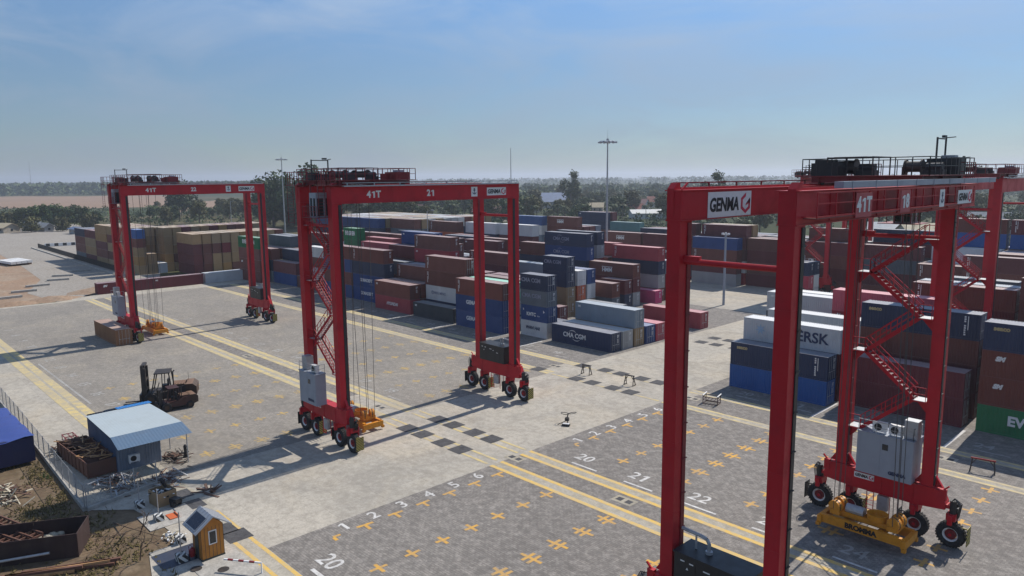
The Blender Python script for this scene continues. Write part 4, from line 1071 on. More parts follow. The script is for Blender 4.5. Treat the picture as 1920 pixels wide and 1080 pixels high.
        genma_sign(2.9, G[1], (xg if not house_far else LX+1.18, 20.3 if not house_far else 21.9, 24.8), FX)
        genma_sign(4.6 if house_far else 3.0, G[0], (-LX+.452, 4.25, 24.75), FX)
    # walkway with railing beside the girder, cable tray on the near girder
    for sx in (-1, 1):
        mb = MB()
        if sx == 1 and house_far: 
            mb.bx(LX+.60, LX+1.05, 3.0, span+6.2, 25.66, 25.98)
            for yy in range(4, int(span+6), 3): mb.bx(LX+1.052, LX+1.075, yy, yy+.1, 25.62, 26.0)
            P('cable_channel', mb, GREY)
        else:
            mb.bx(LX*sx-.9 if sx < 0 else LX+.62, LX*sx-.62 if sx < 0 else LX+.95, .5, span, 25.60, 25.72)
            for yy in range(1, int(span), 3): mb.bar((sx*(LX+.75), yy, 25.7), (sx*(LX+.75), yy, 25.95), .08)
            mb.bar((sx*(LX+.75), .5, 25.95), (sx*(LX+.75), span, 25.95), .07); P('cable_channel', mb, STEEL if sx > 0 else REDD)
    if house_far:                                                           # maintenance walkway hung on the near girder
        mb = MB(); x0, x1 = LX+.5, LX+1.15
        for yy in range(0, 26, 2):
            mb.bar((x1, yy, 24.35), (x1, yy, 25.5), .05); mb.bar((LX+.45, yy, 24.4), (x1, yy, 24.4), .05)
        mb.bar((x1, 0, 25.5), (x1, 24, 25.5), .05); mb.bar((x1, 0, 25.0), (x1, 24, 25.0), .04); mb.bar((x1, 0, 24.4), (x1, 24, 24.4), .06)
        P('walkway_railing', mb, RED); mb = MB(); mb.bx(LX+.5, x1, 0, 24, 24.30, 24.36); P('walkway', mb, REDD)
    # head platforms with cages at the ends
    for yy in (-.3,) if not house_far else (span+.6,):
        for sx in (-1, 1) if full else (-1,):
            mb = MB(); mb.bx(sx*LX-.9, sx*LX+.9, yy-1.0, yy+.9, 25.72, 25.78); railing(mb, [(sx*LX-.88, yy+.9, 25.78), (sx*LX-.88, yy-.98, 25.78), (sx*LX+.88, yy-.98, 25.78), (sx*LX+.88, yy+.9, 25.78)], 1.25, .026, .45); P('end_platform', mb, REDD)
            mb = MB(); [mb.bar((sx*LX-.6+.3*q, yy-1.02, 22.0), (sx*LX-.6+.3*q, yy-1.02, 25.7), .035) for q in (0, 4)]; [mb.bar((sx*LX-.6, yy-1.02, 22.1+.3*q), (sx*LX+.6, yy-1.02, 22.1+.3*q), .03) for q in range(12)]; P('ladder', mb, REDD)
    # ------- crab (trolley)
    L = 8.4; y0 = ty-L/2; y1 = ty+L/2; z = 25.78
    tr = MB()
    for y in (y0+.3, ty, y1-.3): tr.bx(-LX-.35, LX+.35, y-.2, y+.2, z, z+.38)
    for x in (-LX, -1.1, 1.1, LX): tr.bx(x-.18, x+.18, y0, y1, z+.02, z+.34)
    tr.bx(-LX-.9, LX+.9, y0-.3, y1+.3, z+.39, z+.44)
    trolley = P('trolley', tr, REDD)
    for x in (-LX, LX):
        for y in (y0+.8, y1-.8): mb = MB(); mb.cyl((x-.12, y, z+.03), (x+.12, y, z+.03), .24, 14); P('crab_wheel', mb, GREASE, trolley)
    zt = z+.44
    mb = MB(); railing(mb, [(-LX-.85, y0-.25, zt), (LX+.85, y0-.25, zt), (LX+.85, y1+.25, zt), (-LX-.85, y1+.25, zt), (-LX-.85, y0-.25, zt)], 1.1, .028, 1.0); P('railing', mb, REDD if not house_far else BLACK, trolley)
    for (x, y, ln_, r) in (((-1.2, ty-1.3, 2.4, .34), (-1.2, ty+1.3, 2.4, .34)) if not house_far else ((-2.2, y0+2.6, 1.3, .45), (1.4, y1-3.6, .9, .36))):
        mb = MB(); mb.cyl((x-ln_/2, y, zt+.55), (x+ln_/2, y, zt+.55), r, 18)
        for q in (-1, 1): mb.cyl((x+q*ln_/2, y, zt+.55), (x+q*(ln_/2+.1), y, zt+.55), r+.12, 18); mb.bx(x+q*(ln_/2+.12)-.06, x+q*(ln_/2+.12)+.06, y-.4, y+.4, zt, zt+.55)
        d = P('hoist_drum', mb, GREASE, trolley)
        mb = MB(); mb.cyl((x+ln_/2+.3, y, zt+.5), (x+ln_/2+1.3, y, zt+.5), .28, 12); mb.bx(x+ln_/2+.2, x+ln_/2+1.4, y-.4, y+.4, zt, zt+.35); P('hoist_motor', mb, BLACK, trolley)
    mb = MB(); mb.bx(-LX-.6, -LX+1.2, y0+.5, y0+2.0, zt, zt+(.85 if house_far else .6)); mb.bx(-LX-.4, -LX+.8, y0+.6, y0+1.4, zt+(.85 if house_far else .6), zt+(1.05 if house_far else .75)); P('brake_resistor', mb, BLACK, trolley)
    mb = MB(); hc = 1.1 if house_far else .75; mb.bx(LX-1.4, LX+.5, y1-1.9, y1-.2, zt, zt+hc); mb.bx(LX-1.35, LX-.3, y1-2.5, y1-2.0, zt, zt+hc*.8); P('control_cabinet', mb, BLACK if house_far else REDD, trolley)
    mb = MB(); mb.bx(LX-.7, LX+.1, y1-1.4, y1-.6, zt+hc+.01, zt+hc+.2); P('lamp_box', mb, GREY, trolley)
    gy = y1-1.2 if house_far else y0+.6
    gx = LX-.8 if house_far else -.8; GH = 2.5 if house_far else 2.0
    mb = MB()
    for o in (-.9, .9): mb.bx(gx-.05, gx+.05, gy+o-.05, gy+o+.05, zt+(1.1 if house_far else 0), zt+GH)
    mb.bx(gx-.035, gx+.035, gy-.9, gy+.9, zt+GH-.12, zt+GH-.04); mb.bx(gx-.1, gx+.1, gy+.3, gy+.75, zt+GH, zt+GH+.16); mb.bar((gx, gy+.9, zt+GH), (gx+.6, gy+.9, zt+GH+.04), .06); P('service_hoist_post', mb, BLACK, trolley)
    mb = MB()                                                              # light roof frame above the drums
    dy0 = -2.2 if not house_far else -3.6; dy1 = 2.4 if not house_far else -.6
    for x in (-2.6, .3):
        for y in (ty+dy0, ty+dy1): mb.bar((x, y, zt), (x, y, zt+1.18), .07)
        mb.bar((x, ty+dy0, zt+1.18), (x, ty+dy1, zt+1.18), .08)
    for q in range(6): mb.bar((-2.6, ty+dy0+(dy1-dy0)*q/5, zt+1.18), (.3, ty+dy0+(dy1-dy0)*q/5, zt+1.18), .06)
    mb.bx(-2.7, -.6, ty+dy1-1.8, ty+dy1, zt+1.22, zt+1.25)
    P('drum_cover', mb, GREASE, trolley)
    # operator cab under the crab
    cy = y0-.6 if not house_far else y1+.9; cx = -.3 if house_far else 1.3
    if full:
        mb = MB(); cw = .62; mb.bx(cx-cw, cx+cw, cy-.9, cy+.9, 22.75, 22.85); mb.bx(cx-cw, cx+cw, cy-.9, cy+.9, 24.55, 25.05)
        for q in (-cw+.05, cw-.05):
            for w in (-.85, .85): mb.bx(cx+q-.06, cx+q+.06, cy+w-.06, cy+w+.06, 22.85, 24.55)
        mb.bx(cx+cw-.05, cx+cw+.01, cy-.12, cy+.12, 22.85, 24.55); mb.bx(cx-.1, cx+.1, cy-.905, cy-.85, 22.85, 24.55)
        cab = P('operator_cab', mb, GREY)
        mb = MB(); mb.bx(cx-cw+.05, cx+cw-.05, cy-.83, cy+.83, 22.87, 24.53); P('cab_glass', mb, GLASS, cab)
        mb = MB(); railing(mb, [(cx-1.5, cy-1.2, 22.8), (cx+1.2, cy-1.2, 22.8)], 1.0, .025, .5); mb.bx(cx-1.6, cx+1.2, cy-1.25, cy+1.2, 22.70, 22.745)
        for q in (-.7, .7): mb.bar((cx-.7, cy+q, 25.05), (cx-.7, cy+q, 25.8), .1); mb.bar((cx+.7, cy+q, 25.05), (cx+.7, cy+q, 25.8), .1)
        P('cab_platform', mb, REDD, cab)
    return T
def spreader(lab, xc, yc, z0, ztop, brand=True):
    T = tag(empty('spreader', (xc, yc, 0)), lab, 'spreader', 'yellow lifting spreaders hanging from the cranes')
    P = lambda n, mb, mat=YEL, par=T: mb.build(n, mat, par)
    mb = MB(); H = 6.06/2
    for y in (-.95, .95): mb.bx(-H+.1, H-.1, y-.14, y+.14, z0, z0+.62)
    for x in (-H+.12, H-.12): mb.bx(x-.16, x+.16, -1.22, 1.22, z0-.06, z0+.5)
    for x in (-1.2, 1.2): mb.bx(x-.2, x+.2, -.81, .81, z0+.1, z0+.5)
    for x in (-H+.05, H-.05):
        for y in (-1.17, 1.17): mb.bx(x-.14, x+.14, y-.14, y+.14, z0-.25, z0)
    fr = P('spreader_frame', mb)
    if brand: lettering('BROMMA', .52, LETK, fr, (0, -1.095, z0+.31), FY, bold=.03)
    mb = MB(); mb.bx(-2.3, 2.3, -.42, .42, z0+.64, z0+1.0)
    for x in (-2.0, 2.0): mb.bx(x-.35, x+.35, -.75, .75, z0+.72, z0+1.05)
    hb = P('headblock', mb)
    for x in (-2.05, 2.05):
        for y in (-.45, .45):
            mb = MB(); mb.cyl((x-.06, y-.22, z0+1.25), (x+.06, y+.22, z0+1.25), .46, 18); P('rope_sheave', mb, YEL, hb)
            mb = MB(); mb.cyl((x-.02, y-.05, z0+1.25), (x+.02, y+.05, z0+1.25), .47, 14); P('sheave_groove', mb, GREASE, hb)
    mb = MB(); mb.lathe([(.02, z0+1.0), (.66, z0+1.0), (.72, z0+1.45), (.66, z0+1.45), (.60, z0+1.1), (.02, z0+1.08)], (.75, 0, 0), (0, 0, 1), 20); P('cable_basket', mb)
    mb = MB(); mb.cyl((-1.4, 0, z0+1.2), (-.15, 0, z0+1.2), .36, 14); P('hydraulic_unit', mb, STEEL)
    for x in (-2.05, 2.05):
        for y in (-.85, -.1, .1, .85):
            mb = MB(); mb.cyl((x, y, z0+1.2), (x*.82, y*1.6, ztop), .026, 5, caps=False); P('hoist_rope', mb, ROPE)
    return T
crane('nearest red gantry crane, numbered eighteen, with grey house on its far legs', -18.75, 32.95, '18', True, 20.2, 3.2, True, span=23.4)
spreader('yellow spreader with black lettering under the nearest crane', -18.7, 53.2, .75, 26)
crane('middle red gantry crane, numbered twenty one, with a zigzag stair on its near legs', -64.9, 36.0, '21', False, 4.4, 0, False, span=23.3)
spreader('yellow spreader resting low beside the wheels of the middle crane', -66.9, 40.6, .45, 26, False)
crane('red gantry crane numbered twenty two at left, farthest along the paving', -132.6, 37.2, '22', False, 4.6, 0, False, span=23.2)
spreader('yellow spreader beside the tan container at the farthest left crane', -134.5, 41.8, .45, 26, False)
crane('red gantry crane half hidden behind the nearest crane, cut by the right edge', -27.0, 104.0, '17', False, 2.5, 0, False, full=False)
crane('red gantry crane far back, standing among containers behind the nearest crane', -70.2, 158.2, '16', False, .6, 0, False, full=False)
# ------------------------------------------------------------------ trees, fields and village beyond the yard
def leaf_mat(name, a, b_):
    m, nt, b, co = newmat(name); g = nt.nodes.new('ShaderNodeNewGeometry')
    r = mixc(nt, ramp(nt, g.outputs['Random Per Island'], 0, 1), a, b_)
    oi = nt.nodes.new('ShaderNodeObjectInfo'); hs = nt.nodes.new('ShaderNodeHueSaturation'); nt.links.new(r, hs.inputs['Color'])
    nt.links.new(ramp(nt, oi.outputs['Random'], 0, 1, 0.7, 1.25), hs.inputs['Value'])
    nt.links.new(hs.outputs['Color'], b.inputs['Base Color']); b.inputs['Roughness'].default_value = 0.7; b.inputs['Specular IOR Level'].default_value = 0.2
    return m
LEAF = leaf_mat('green_leaves', (0.036, 0.062, 0.022), (0.095, 0.125, 0.045)); LEAFY = leaf_mat('olive_leaves', (0.075, 0.080, 0.028), (0.15, 0.14, 0.055))
PALM = leaf_mat('palm_leaves', (0.030, 0.05, 0.02), (0.065, 0.085, 0.032)); BARK = paint('bark', (0.11, 0.085, 0.065), 0.9, dirt=0.4, scale=3)
def crown_mesh(seed, h, r, lumps, per, leaf, base=.35, flat=.8):
    rnd = random.Random(seed); mb = MB(); cs = []
    for i in range(lumps):
        t = rnd.uniform(base, .96); rr = r*(1-abs(t-.62)*1.1)*math.sqrt(rnd.random()); a = rnd.uniform(0, 2*pi)
        cs.append((Vector((rr*cos(a), rr*sin(a), h*t)), r*rnd.uniform(.28, .48)))
    for c, s in cs:
        for k in range(per):
            d = Vector((rnd.gauss(0, 1), rnd.gauss(0, 1), rnd.gauss(0, 1)*flat)); d.normalize(); p = c+d*s*(rnd.random()**.35); p.z = max(p.z, h*.12)
            n = (d+Vector((rnd.gauss(0, .6), rnd.gauss(0, .6), rnd.gauss(.3, .6)))).normalized(); q = n.to_track_quat('Z', 'Y').to_matrix() @ Matrix.Rotation(rnd.uniform(0, 6.28), 3, 'Z'); l = leaf*rnd.uniform(.6, 1.35)
            mb.add([p+q @ Vector(v) for v in ((-l, -l*.45, 0), (0, -l*.6, l*.15), (l, -l*.1, 0), (l*.5, l*.6, -l*.1), (-l*.6, l*.5, .1*l))], [(0, 1, 2, 3, 4)])
    return mb.mesh('crown'), cs
def tree_proto(label, seed, h, r, lumps, per, leaf, mat, base=.35, flat=.8, trunk=.03):
    T = empty('tree'); me, cs = crown_mesh(seed, h, r, lumps, per, leaf, base, flat); me.materials.append(mat)
    mb = MB(); mb.cyl((0, 0, -.3), (0, 0, h*.45), h*trunk, 8, h*trunk*.6)
    for c, s in cs[:9]: mb.cyl((0, 0, h*.40), c, h*trunk*.5, 6, h*trunk*.12)
    mb.build('trunk', BARK, T); link('crown', me, T); return T
def palm_proto():
    T = empty('palm_tree'); mb = MB(); mb.cyl((0, 0, -.3), (.25, 0, 5), .22, 8, .17); mb.cyl((.25, 0, 5), (.35, .1, 9.2), .17, 8, .13); mb.build('trunk', BARK, T)
    rnd = random.Random(9); mb = MB()
    for i in range(20):
        a = 2*pi*i/20*2.4; el = rnd.uniform(.1, 1.1); L = rnd.uniform(2.6, 3.5); prev = None
        for s in range(6):
            t = s/5; rr = L*t*cos(el*(1-t*.5)); z = 9.2+L*(t*sin(el)-t*t*(.75+.2*rnd.random())); p = Vector((.35+rr*cos(a), .1+rr*sin(a), z)); sd_ = Vector((-sin(a), cos(a), 0))*(.5*(1-t)+.08+ .35*sin(pi*t))
            if prev: mb.quad(prev[0]-prev[1]+Vector((0, 0, -.15)), p-sd_+Vector((0, 0, -.15)), p, prev[0]); mb.quad(prev[0], p, p+sd_+Vector((0, 0, -.15)), prev[0]+prev[1]+Vector((0, 0, -.15)))
            prev = (p, sd_)
    mb.build('fronds', PALM, T); return T
PRO = [tree_proto('a', 1, 13, 6.0, 22, 75, .55, LEAF), tree_proto('b', 2, 10, 5.2, 18, 75, .5, LEAF, .28), tree_proto('c', 3, 15, 5.0, 22, 70, .55, LEAFY, .3), tree_proto('d', 4, 7, 4.6, 16, 75, .45, LEAFY, .18), tree_proto('e', 6, 17, 7.5, 26, 75, .6, LEAF, .4), palm_proto(),
       tree_proto('tall', 8, 24, 6.2, 20, 90, .55, LEAF, .42, .6, .016)]
USED = set(); TREES = []
def pol(u, d):
    """ground point in the direction of photo column u at distance d (metres along the view axis)"""
    v = fw*d+rt2*((u-960)/FPX*d); return v.x, v.y
def plant(i, x, y, s=1.0, sz=1.0, label=None, group='trees beyond the yard'):
    o = PRO[i] if i not in USED else copy_tree(PRO[i]); USED.add(i)
    o.location = (x, y, -.08); o.rotation_euler = (0, 0, random.uniform(0, 6.28)); o.scale = (s, s, s*sz)
    kinds = ['broad green tree', 'rounded green tree', 'tall olive tree', 'low olive bush tree', 'large spreading green tree', 'palm tree', 'very tall thin trunked tree']
    TREES.append((o, kinds[i], x, y, label)); return o
R_ = random.Random(21)
# bush group at the left, behind the dirt road
for u, d, i, s in ((60, 415, 1, 1.1), (85, 420, 0, 1.0), (112, 425, 1, 1.25), (140, 425, 0, .95), (165, 430, 0, .9), (45, 430, 3, 1.3), (178, 425, 3, 1.1), (128, 400, 3, 1.0), (70, 395, 3, 1.1), (10, 430, 3, 1.2), (25, 445, 3, 1.1), (190, 440, 1, .8)): plant(i, *pol(u, d), s)
# big wood behind the farthest crane
for k in range(70):
    u = R_.uniform(300, 640); d = R_.uniform(430, 640) if u < 480 else R_.uniform(410, 540)
    plant(R_.choice((0, 1, 1, 2, 3, 2, 3)), *pol(u, d), R_.uniform(.6, .95) if u < 490 else R_.uniform(.75, 1.1))
for u, d, s in ((520, 415, 1.45), (545, 425, 1.25), (568, 410, 1.40), (602, 400, 1.60), (628, 405, 1.35), (590, 420, 1.3), (650, 430, 1.2), (728, 425, 1.28), (500, 430, 1.0)): plant(4, *pol(u, d), s, 1.15)
plant(4, *pol(347, 520), 1.3, 1.1)
# village trees
for k in range(165):
    u = R_.uniform(650, 1260); d = R_.uniform(400, 800)
    plant(R_.choice((0, 1, 2, 3, 5, 5, 2, 0)), *pol(u, d), R_.uniform(.75, 1.15))
for k in range(46):
    u = R_.uniform(1250, 1930); d = R_.uniform(300, 620)
    plant(R_.choice((0, 1, 2, 3, 4, 3)), *pol(u, d), R_.uniform(.75, 1.15))
for u, d, s in ((1760, 250, .8), (1790, 262, .95), (1825, 258, .8), (1700, 300, .8), (1600, 330, .8), (1900, 240, .8), (1420, 330, .85), (1290, 360, .8)): plant(R_.choice((2, 1, 3)), *pol(u, d), s)
for u, d in ((1000, 420), (1045, 430), (1058, 410), (1085, 440), (1165, 420), (1150, 430), (885, 450), (815, 440), (850, 460), (1025, 470)): plant(5, *pol(u, d), 1.1)
plant(6, *pol(1070, 560), 1.25, 1.02, 'tall dark tree standing alone above the skyline left of the tall light mast')
plant(6, *pol(1335, 430), 1.25, .95, 'tall dark tree standing alone above the nearest crane girder on the skyline')
seen = {}
for o, k, x, y, lab in TREES:
    if lab is None:
        t = math.degrees(math.atan2(x*fw.y-y*fw.x, x*fw.x+y*fw.y)); d = math.hypot(x, y)
        zone = 'left of the farthest crane' if t < -27 else 'behind the farthest crane' if t < -18 else 'behind the middle crane' if t < -6 else 'behind the village roofs' if t < 5 else 'left of the nearest crane' if t < 14 else 'behind the nearest crane'
        lab = f"{k} {zone}, {'nearer rows' if d < 480 else 'farther rows'} of the wood"
    tag(o, lab, 'tree', 'trees beyond the yard')
# far woods: one mass
def wood(name, lab, spots, mat, per=16, q=2.6):
    rnd = random.Random(len(spots)); mb = MB()
    for x, y, r, h in spots:
        for k in range(per):
            a = rnd.uniform(0, 6.28); t = rnd.random(); rr = r*math.sqrt(rnd.random())*(1-.5*t); p = Vector((x+rr*cos(a), y+rr*sin(a), h*(.08+.92*t)*(1-.25*(rr/r)**2)))
            n = Vector((rnd.gauss(0, 1), rnd.gauss(0, 1), rnd.gauss(.5, 1))).normalized(); m3 = n.to_track_quat('Z', 'Y').to_matrix(); l = q*rnd.uniform(.6, 1.4)*h/12
            mb.add([p+m3 @ Vector(v) for v in ((-l, -l*.5, 0), (l*.2, -l*.8, 0), (l, .1*l, 0), (.1*l, l*.8, 0))], [(0, 1, 2, 3)])
    return tag(mb.build(name, mat), lab, 'trees', kind='stuff')
sp = []
for k in range(1500):
    u = R_.uniform(-200, 540); d = R_.uniform(1450, 2300); sp.append((*pol(u, d), R_.uniform(8, 15), R_.uniform(13, 24)))
for k in range(1700):
    u = R_.uniform(600, 2100); d = R_.uniform(880, 1500); sp.append((*pol(u, d), R_.uniform(6, 11), R_.uniform(8, 15)))
for k in range(1500):
    u = R_.uniform(-200, 2100); d = R_.uniform(2300, 6000); sp.append((*pol(u, d), R_.uniform(16, 40), R_.uniform(12, 24)))
wood('woodland', 'far dark woodland along the horizon', sp, LEAF)
sp = []
for k in range(700):
    u = R_.uniform(-160, 520); d = R_.uniform(430, 700); sp.append((*pol(u, d), R_.uniform(3, 6), R_.uniform(1.5, 4.5)))
for k in range(1300):
    u = R_.uniform(560, 2050); d = R_.uniform(345, 900); sp.append((*pol(u, d), R_.uniform(3, 7), R_.uniform(2.5, 7)))
wood('scrub', 'low green scrub between the yard and the fields', sp, LEAF, 14, 2.2)
FIELD = ground_mat('bare_field', ((0.33, 0.215, 0.145), (0.27, 0.185, 0.125)), fine=0.5, coarse=0.008, stain=0.35, staincol=(0.17, 0.15, 0.09))
def pband(u0, u1, d0, d1, k=12, am=25, seed=2):
    rnd = random.Random(seed); a = []; b = []
    for i in range(k+1):
        u = u0+(u1-u0)*i/k; a.append(pol(u, d0+rnd.uniform(-am, am))); b.append(pol(u, d1+rnd.uniform(-am, am)))
    return a+b[::-1]
sheet('field', [pband(-220, 330, 760, 1380, 14, 30, 2)], -0.05, FIELD)
sheet('field', [pband(330, 430, 640, 980, 8, 30, 4)], -0.05, FIELD)
# houses
WALLM = [paint('house_wall_cream', (0.36, 0.32, 0.26), 0.8), paint('house_wall_grey', (0.36, 0.36, 0.36), 0.8), paint('house_wall_white', (0.62, 0.62, 0.60), 0.8)]
ROOFM = dict(red=paint('roof_red', (0.28, 0.10, 0.075), 0.75, dirt=.4, scale=.6), pink=paint('roof_faded_red', (0.36, 0.20, 0.17), 0.75, dirt=.4, scale=.6), grey=paint('roof_grey', (0.30, 0.32, 0.34), 0.6, dirt=.4, scale=.6), white=paint('roof_white', (0.62, 0.62, 0.60), 0.6, dirt=.2, scale=.6), blue=paint('roof_blue', (0.10, 0.15, 0.26), 0.6, dirt=.3, scale=.6), tan=paint('roof_tan', (0.45, 0.38, 0.25), 0.7, dirt=.3, scale=.6))
def house(u, d, w, dep, h, rh, roof, rz, wall, lab):
    x, y = pol(u, d); T = tag(empty('house', (x, y, -.08), rz), lab, 'house', 'village houses among the trees')
    mb = MB(); mb.bx(-w/2, w/2, -dep/2, dep/2, 0, h); mb.prism([(-dep/2, h), (dep/2, h), (0, h+rh*.93)], -w/2, w/2, 'yzx'); wl = mb.build('wall', WALLM[wall], T)
    mb = MB(); e = .8; t = .18
    for s in (-1, 1):
        mb.prism([(s*(dep/2+e), h-rh*e/(dep/2)), (0, h+rh), (0, h+rh+t), (s*(dep/2+e), h-rh*e/(dep/2)+t)], -w/2-e, w/2+e, 'yzx')
    mb.build('roof', ROOFM[roof], T)
    k = max(2, int(w/3.5))
    for i in range(k):
        mb = MB(); xx = -w/2+w*(i+.5)/k; mb.bx(xx-.55, xx+.55, -dep/2-.03, -dep/2+.03, h*.35, h*.72); mb.build('window' if i != k//2 else 'door', GLASS, T)
    mb = MB(); mb.bx(w/2-.03, w/2+.03, -.6, .6, h*.3, h*.7); mb.build('window', GLASS, T)
for a in ((1032, 640, 34, 26, 6, 7, 'blue', 1.0, 1, 'large hall with a steep blue grey roof among palms'),
    (925, 455, 18, 12, 4.5, 4.5, 'pink', .5, 0, 'house with faded red roof seen between the middle crane legs'),
    (908, 500, 14, 10, 4, 4, 'pink', .9, 0, 'smaller faded red roofed house left of the far crane leg'),
    (772, 470, 20, 12, 5, 5, 'pink', .3, 0, 'faded red roofed house above the left container tops'),
    (745, 520, 14, 10, 4, 4, 'grey', .8, 1, 'grey roofed house above the left container tops'),
    (990, 560, 16, 11, 4, 4, 'pink', 1.1, 0, 'faded red roofed house left of the blue hall'),
    (1110, 560, 16, 10, 4, 3, 'tan', .6, 0, 'tan roofed house left of the tall light mast'),
    (1180, 520, 16, 11, 4, 3.5, 'red', .4, 0, 'brick red roofed house right of the tall light mast'),
    (1212, 470, 22, 12, 3.5, 2, 'white', .9, 2, 'low white roofed shed beside the nearest crane leg'),
    (1195, 610, 15, 10, 4, 4, 'pink', .2, 2, 'white walled house with faded red roof near the nearest crane leg'),
    (1228, 640, 15, 10, 5, 4, 'red', .7, 2, 'white walled red roofed house partly hidden by the nearest crane leg'),
    (1655, 300, 13, 9, 4, 3, 'white', .3, 2, 'white roofed house under the nearest crane girder, left one'),
    (1715, 290, 14, 9, 4, 3, 'tan', .9, 0, 'cream roofed house under the nearest crane girder, right one'),
    (1690, 255, 22, 9, 3, 1.5, 'grey', .1, 1, 'long low grey roofed shed behind the red containers at right'),
    (1850, 330, 18, 10, 5, 4, 'grey', .2, 1, 'grey roofed house near the right edge of the village'),
    (10, 395, 20, 9, 3, 2, 'tan', .45, 0, 'long tan roofed house at the far left edge'),
    (75, 405, 7, 5, 3, 2, 'grey', .9, 1, 'grey roofed hut in front of the left bushes'),
    (98, 402, 6, 5, 2.6, 1.8, 'grey', .3, 1, 'small grey roofed hut right of the other hut'),
    (156, 380, 8, 5, 2.6, .8, 'blue', .15, 1, 'low blue shed beside the tan containers')): house(*a)
# ------------------------------------------------------------------ masts
def mast(lab, x, y, h, r=.32, ring=True, lamps=12):
    T = tag(empty('light_mast', (x, y, 0)), lab, 'light mast', 'light masts in the yard')
    mb = MB(); mb.cyl((0, 0, 0), (0, 0, h), r, 12, r*.45); mb.bx(-.6, .6, -.6, .6, 0, .25); mb.build('pole', STEEL, T)
    if ring:
        mb = MB()
        for i in range(16):
            a, b = 2*pi*i/16, 2*pi*(i+1)/16; mb.bar((1.35*cos(a), 1.35*sin(a), h-.5), (1.35*cos(b), 1.35*sin(b), h-.5), .14)
        for i in range(4): a = pi/2*i; mb.bar((0, 0, h-.45), (1.4*cos(a), 1.4*sin(a), h-.5), .1)
        mb.cyl((0, 0, h-.9), (0, 0, h+.2), r*.9, 10); mb.build('lamp_ring', STEEL, T)
        for i in range(lamps):
            a = 2*pi*i/lamps; mb = MB(); mb.cb((1.85*cos(a), 1.85*sin(a), h-.55), (.75, .55, .3), Matrix.Rotation(a, 3, 'Z') @ Matrix.Rotation(.35, 3, 'Y')); mb.build('floodlight', GREY, T)
        mb = MB(); mb.cyl((0, 0, h+.2), (0, 0, h+2.2), .04, 6, .015); mb.build('lightning_rod', STEEL, T)
    return T
mast('tall grey floodlight mast rising from the containers in the middle of the view', -109.0, 134.8, 34.7)
mast('tall grey floodlight mast behind the middle crane at left', -268.6, 134.2, 34.5)
mast('slender grey mast far behind, seen right of the middle crane girder', *pol(960, 620), 50, .5, False)
mast('thin pale guyed mast on the far left horizon', *pol(79, 1700), 74, .6, False)
T = tag(empty('camera_pole', (-77.6, 134, 0)), 'short pale pole with cross arm of cameras standing on the paving behind the nearest crane', 'pole')
mb = MB(); mb.cyl((0, 0, 0), (0, 0, 14.5), .26, 10, .2); mb.build('pole', GREY, T)
mb = MB(); mb.bar((-.7, 0, 14.4), (.7, 0, 14.4), .12); mb.bx(-.8, -.45, -.3, .3, 14.4, 14.75); mb.bx(.45, .8, -.3, .3, 14.4, 14.75); mb.cyl((0, 0, 14.4), (0, 0, 14.9), .2, 8); mb.build('camera_arm', WHITE, T)
for x, y, lab in ((-318, 134, 'thin lamp post left of the farthest crane far legs'), (-169, 128, 'thin lamp post behind the green container')):
    T = tag(empty('lamp_post', (x, y, 0)), lab, 'lamp post', 'thin lamp posts'); mb = MB(); mb.cyl((0, 0, 0), (0, 0, 17), .16, 8, .1); mb.build('pole', STEEL, T); mb = MB(); mb.bar((0, 0, 17), (1.6, .6, 17.3), .1); mb.bx(1.2, 2.1, .4, .9, 17.2, 17.38); mb.build('lamp_head', GREY, T)
# ------------------------------------------------------------------ blue site shed
BLUEW = paint('blue_sheet_wall', (0.065, 0.10, 0.17), 0.5, dirt=.3, scale=.9); ROOFL = paint('pale_roof_sheet', (0.40, 0.46, 0.48), 0.5, dirt=.12, scale=.5); ROOFB = paint('blue_roof_sheet', (0.03, 0.20, 0.52), 0.5, dirt=.2); ROOFD = paint('slate_blue_roof_sheet', (0.10, 0.16, 0.24), 0.5, dirt=.2, scale=.8); WALLG = paint('grey_blue_sheet_wall', (0.19, 0.22, 0.27), 0.55, dirt=.3, scale=.9)
T = tag(empty('site_shed', (0, 0, 0)), 'blue corrugated site shed with a pale pitched roof at lower left', 'shed')
X0, X1, Y0, Y1 = -80.6, -71.3, 18.0, 21.8
def corr_wall(a, b, z0, z1a, z1b, n, d):
    a, b = Vector((*a, 0)), Vector((*b, 0)); nr = (b-a).normalized().cross(Vector((0, 0, 1))); mb = MB(); vs = []; pr = corr(n, 0, 1, d)
    for t, dd in pr: p = a+(b-a)*t+nr*dd; vs += [(p.x, p.y, z0), (p.x, p.y, z1a+(z1b-z1a)*t)]
    mb.add(vs, [(2*i, 2*i+2, 2*i+3, 2*i+1) for i in range(len(pr)-1)]); return mb
corr_wall((X1, Y0), (X1, Y1), 0, 2.75, 2.85, 16, .05).build('end_wall', WALLG, T)
corr_wall((X0, Y0), (X1, Y0), 0, 3.3, 2.75, 34, .05).build('side_wall', BLUEW, T); corr_wall((X1, Y1), (X0, Y1), 0, 2.85, 3.3, 34, .05).build('side_wall', BLUEW, T); corr_wall((X0, Y1), (X0, Y0), 0, 3.3, 3.3, 16, .05).build('end_wall', BLUEW, T)
mb = MB(); mb.bx(X1-.05, X1+.06, Y0+1.5, Y0+2.3, .1, 2.1); mb.build('door', WALLG, T)
def roof_sheet(p, n, d=.05):
    (a, b, c, e) = [Vector(q) for q in p]; mb = MB(); vs = []; pr = corr(n, 0, 1, d)
    for t, dd in pr: q, r = a+(b-a)*t, e+(c-e)*t; vs += [(q.x, q.y, q.z+dd), (r.x, r.y, r.z+dd)]
    mb.add(vs, [(2*i, 2*i+2, 2*i+3, 2*i+1) for i in range(len(pr)-1)]); return mb
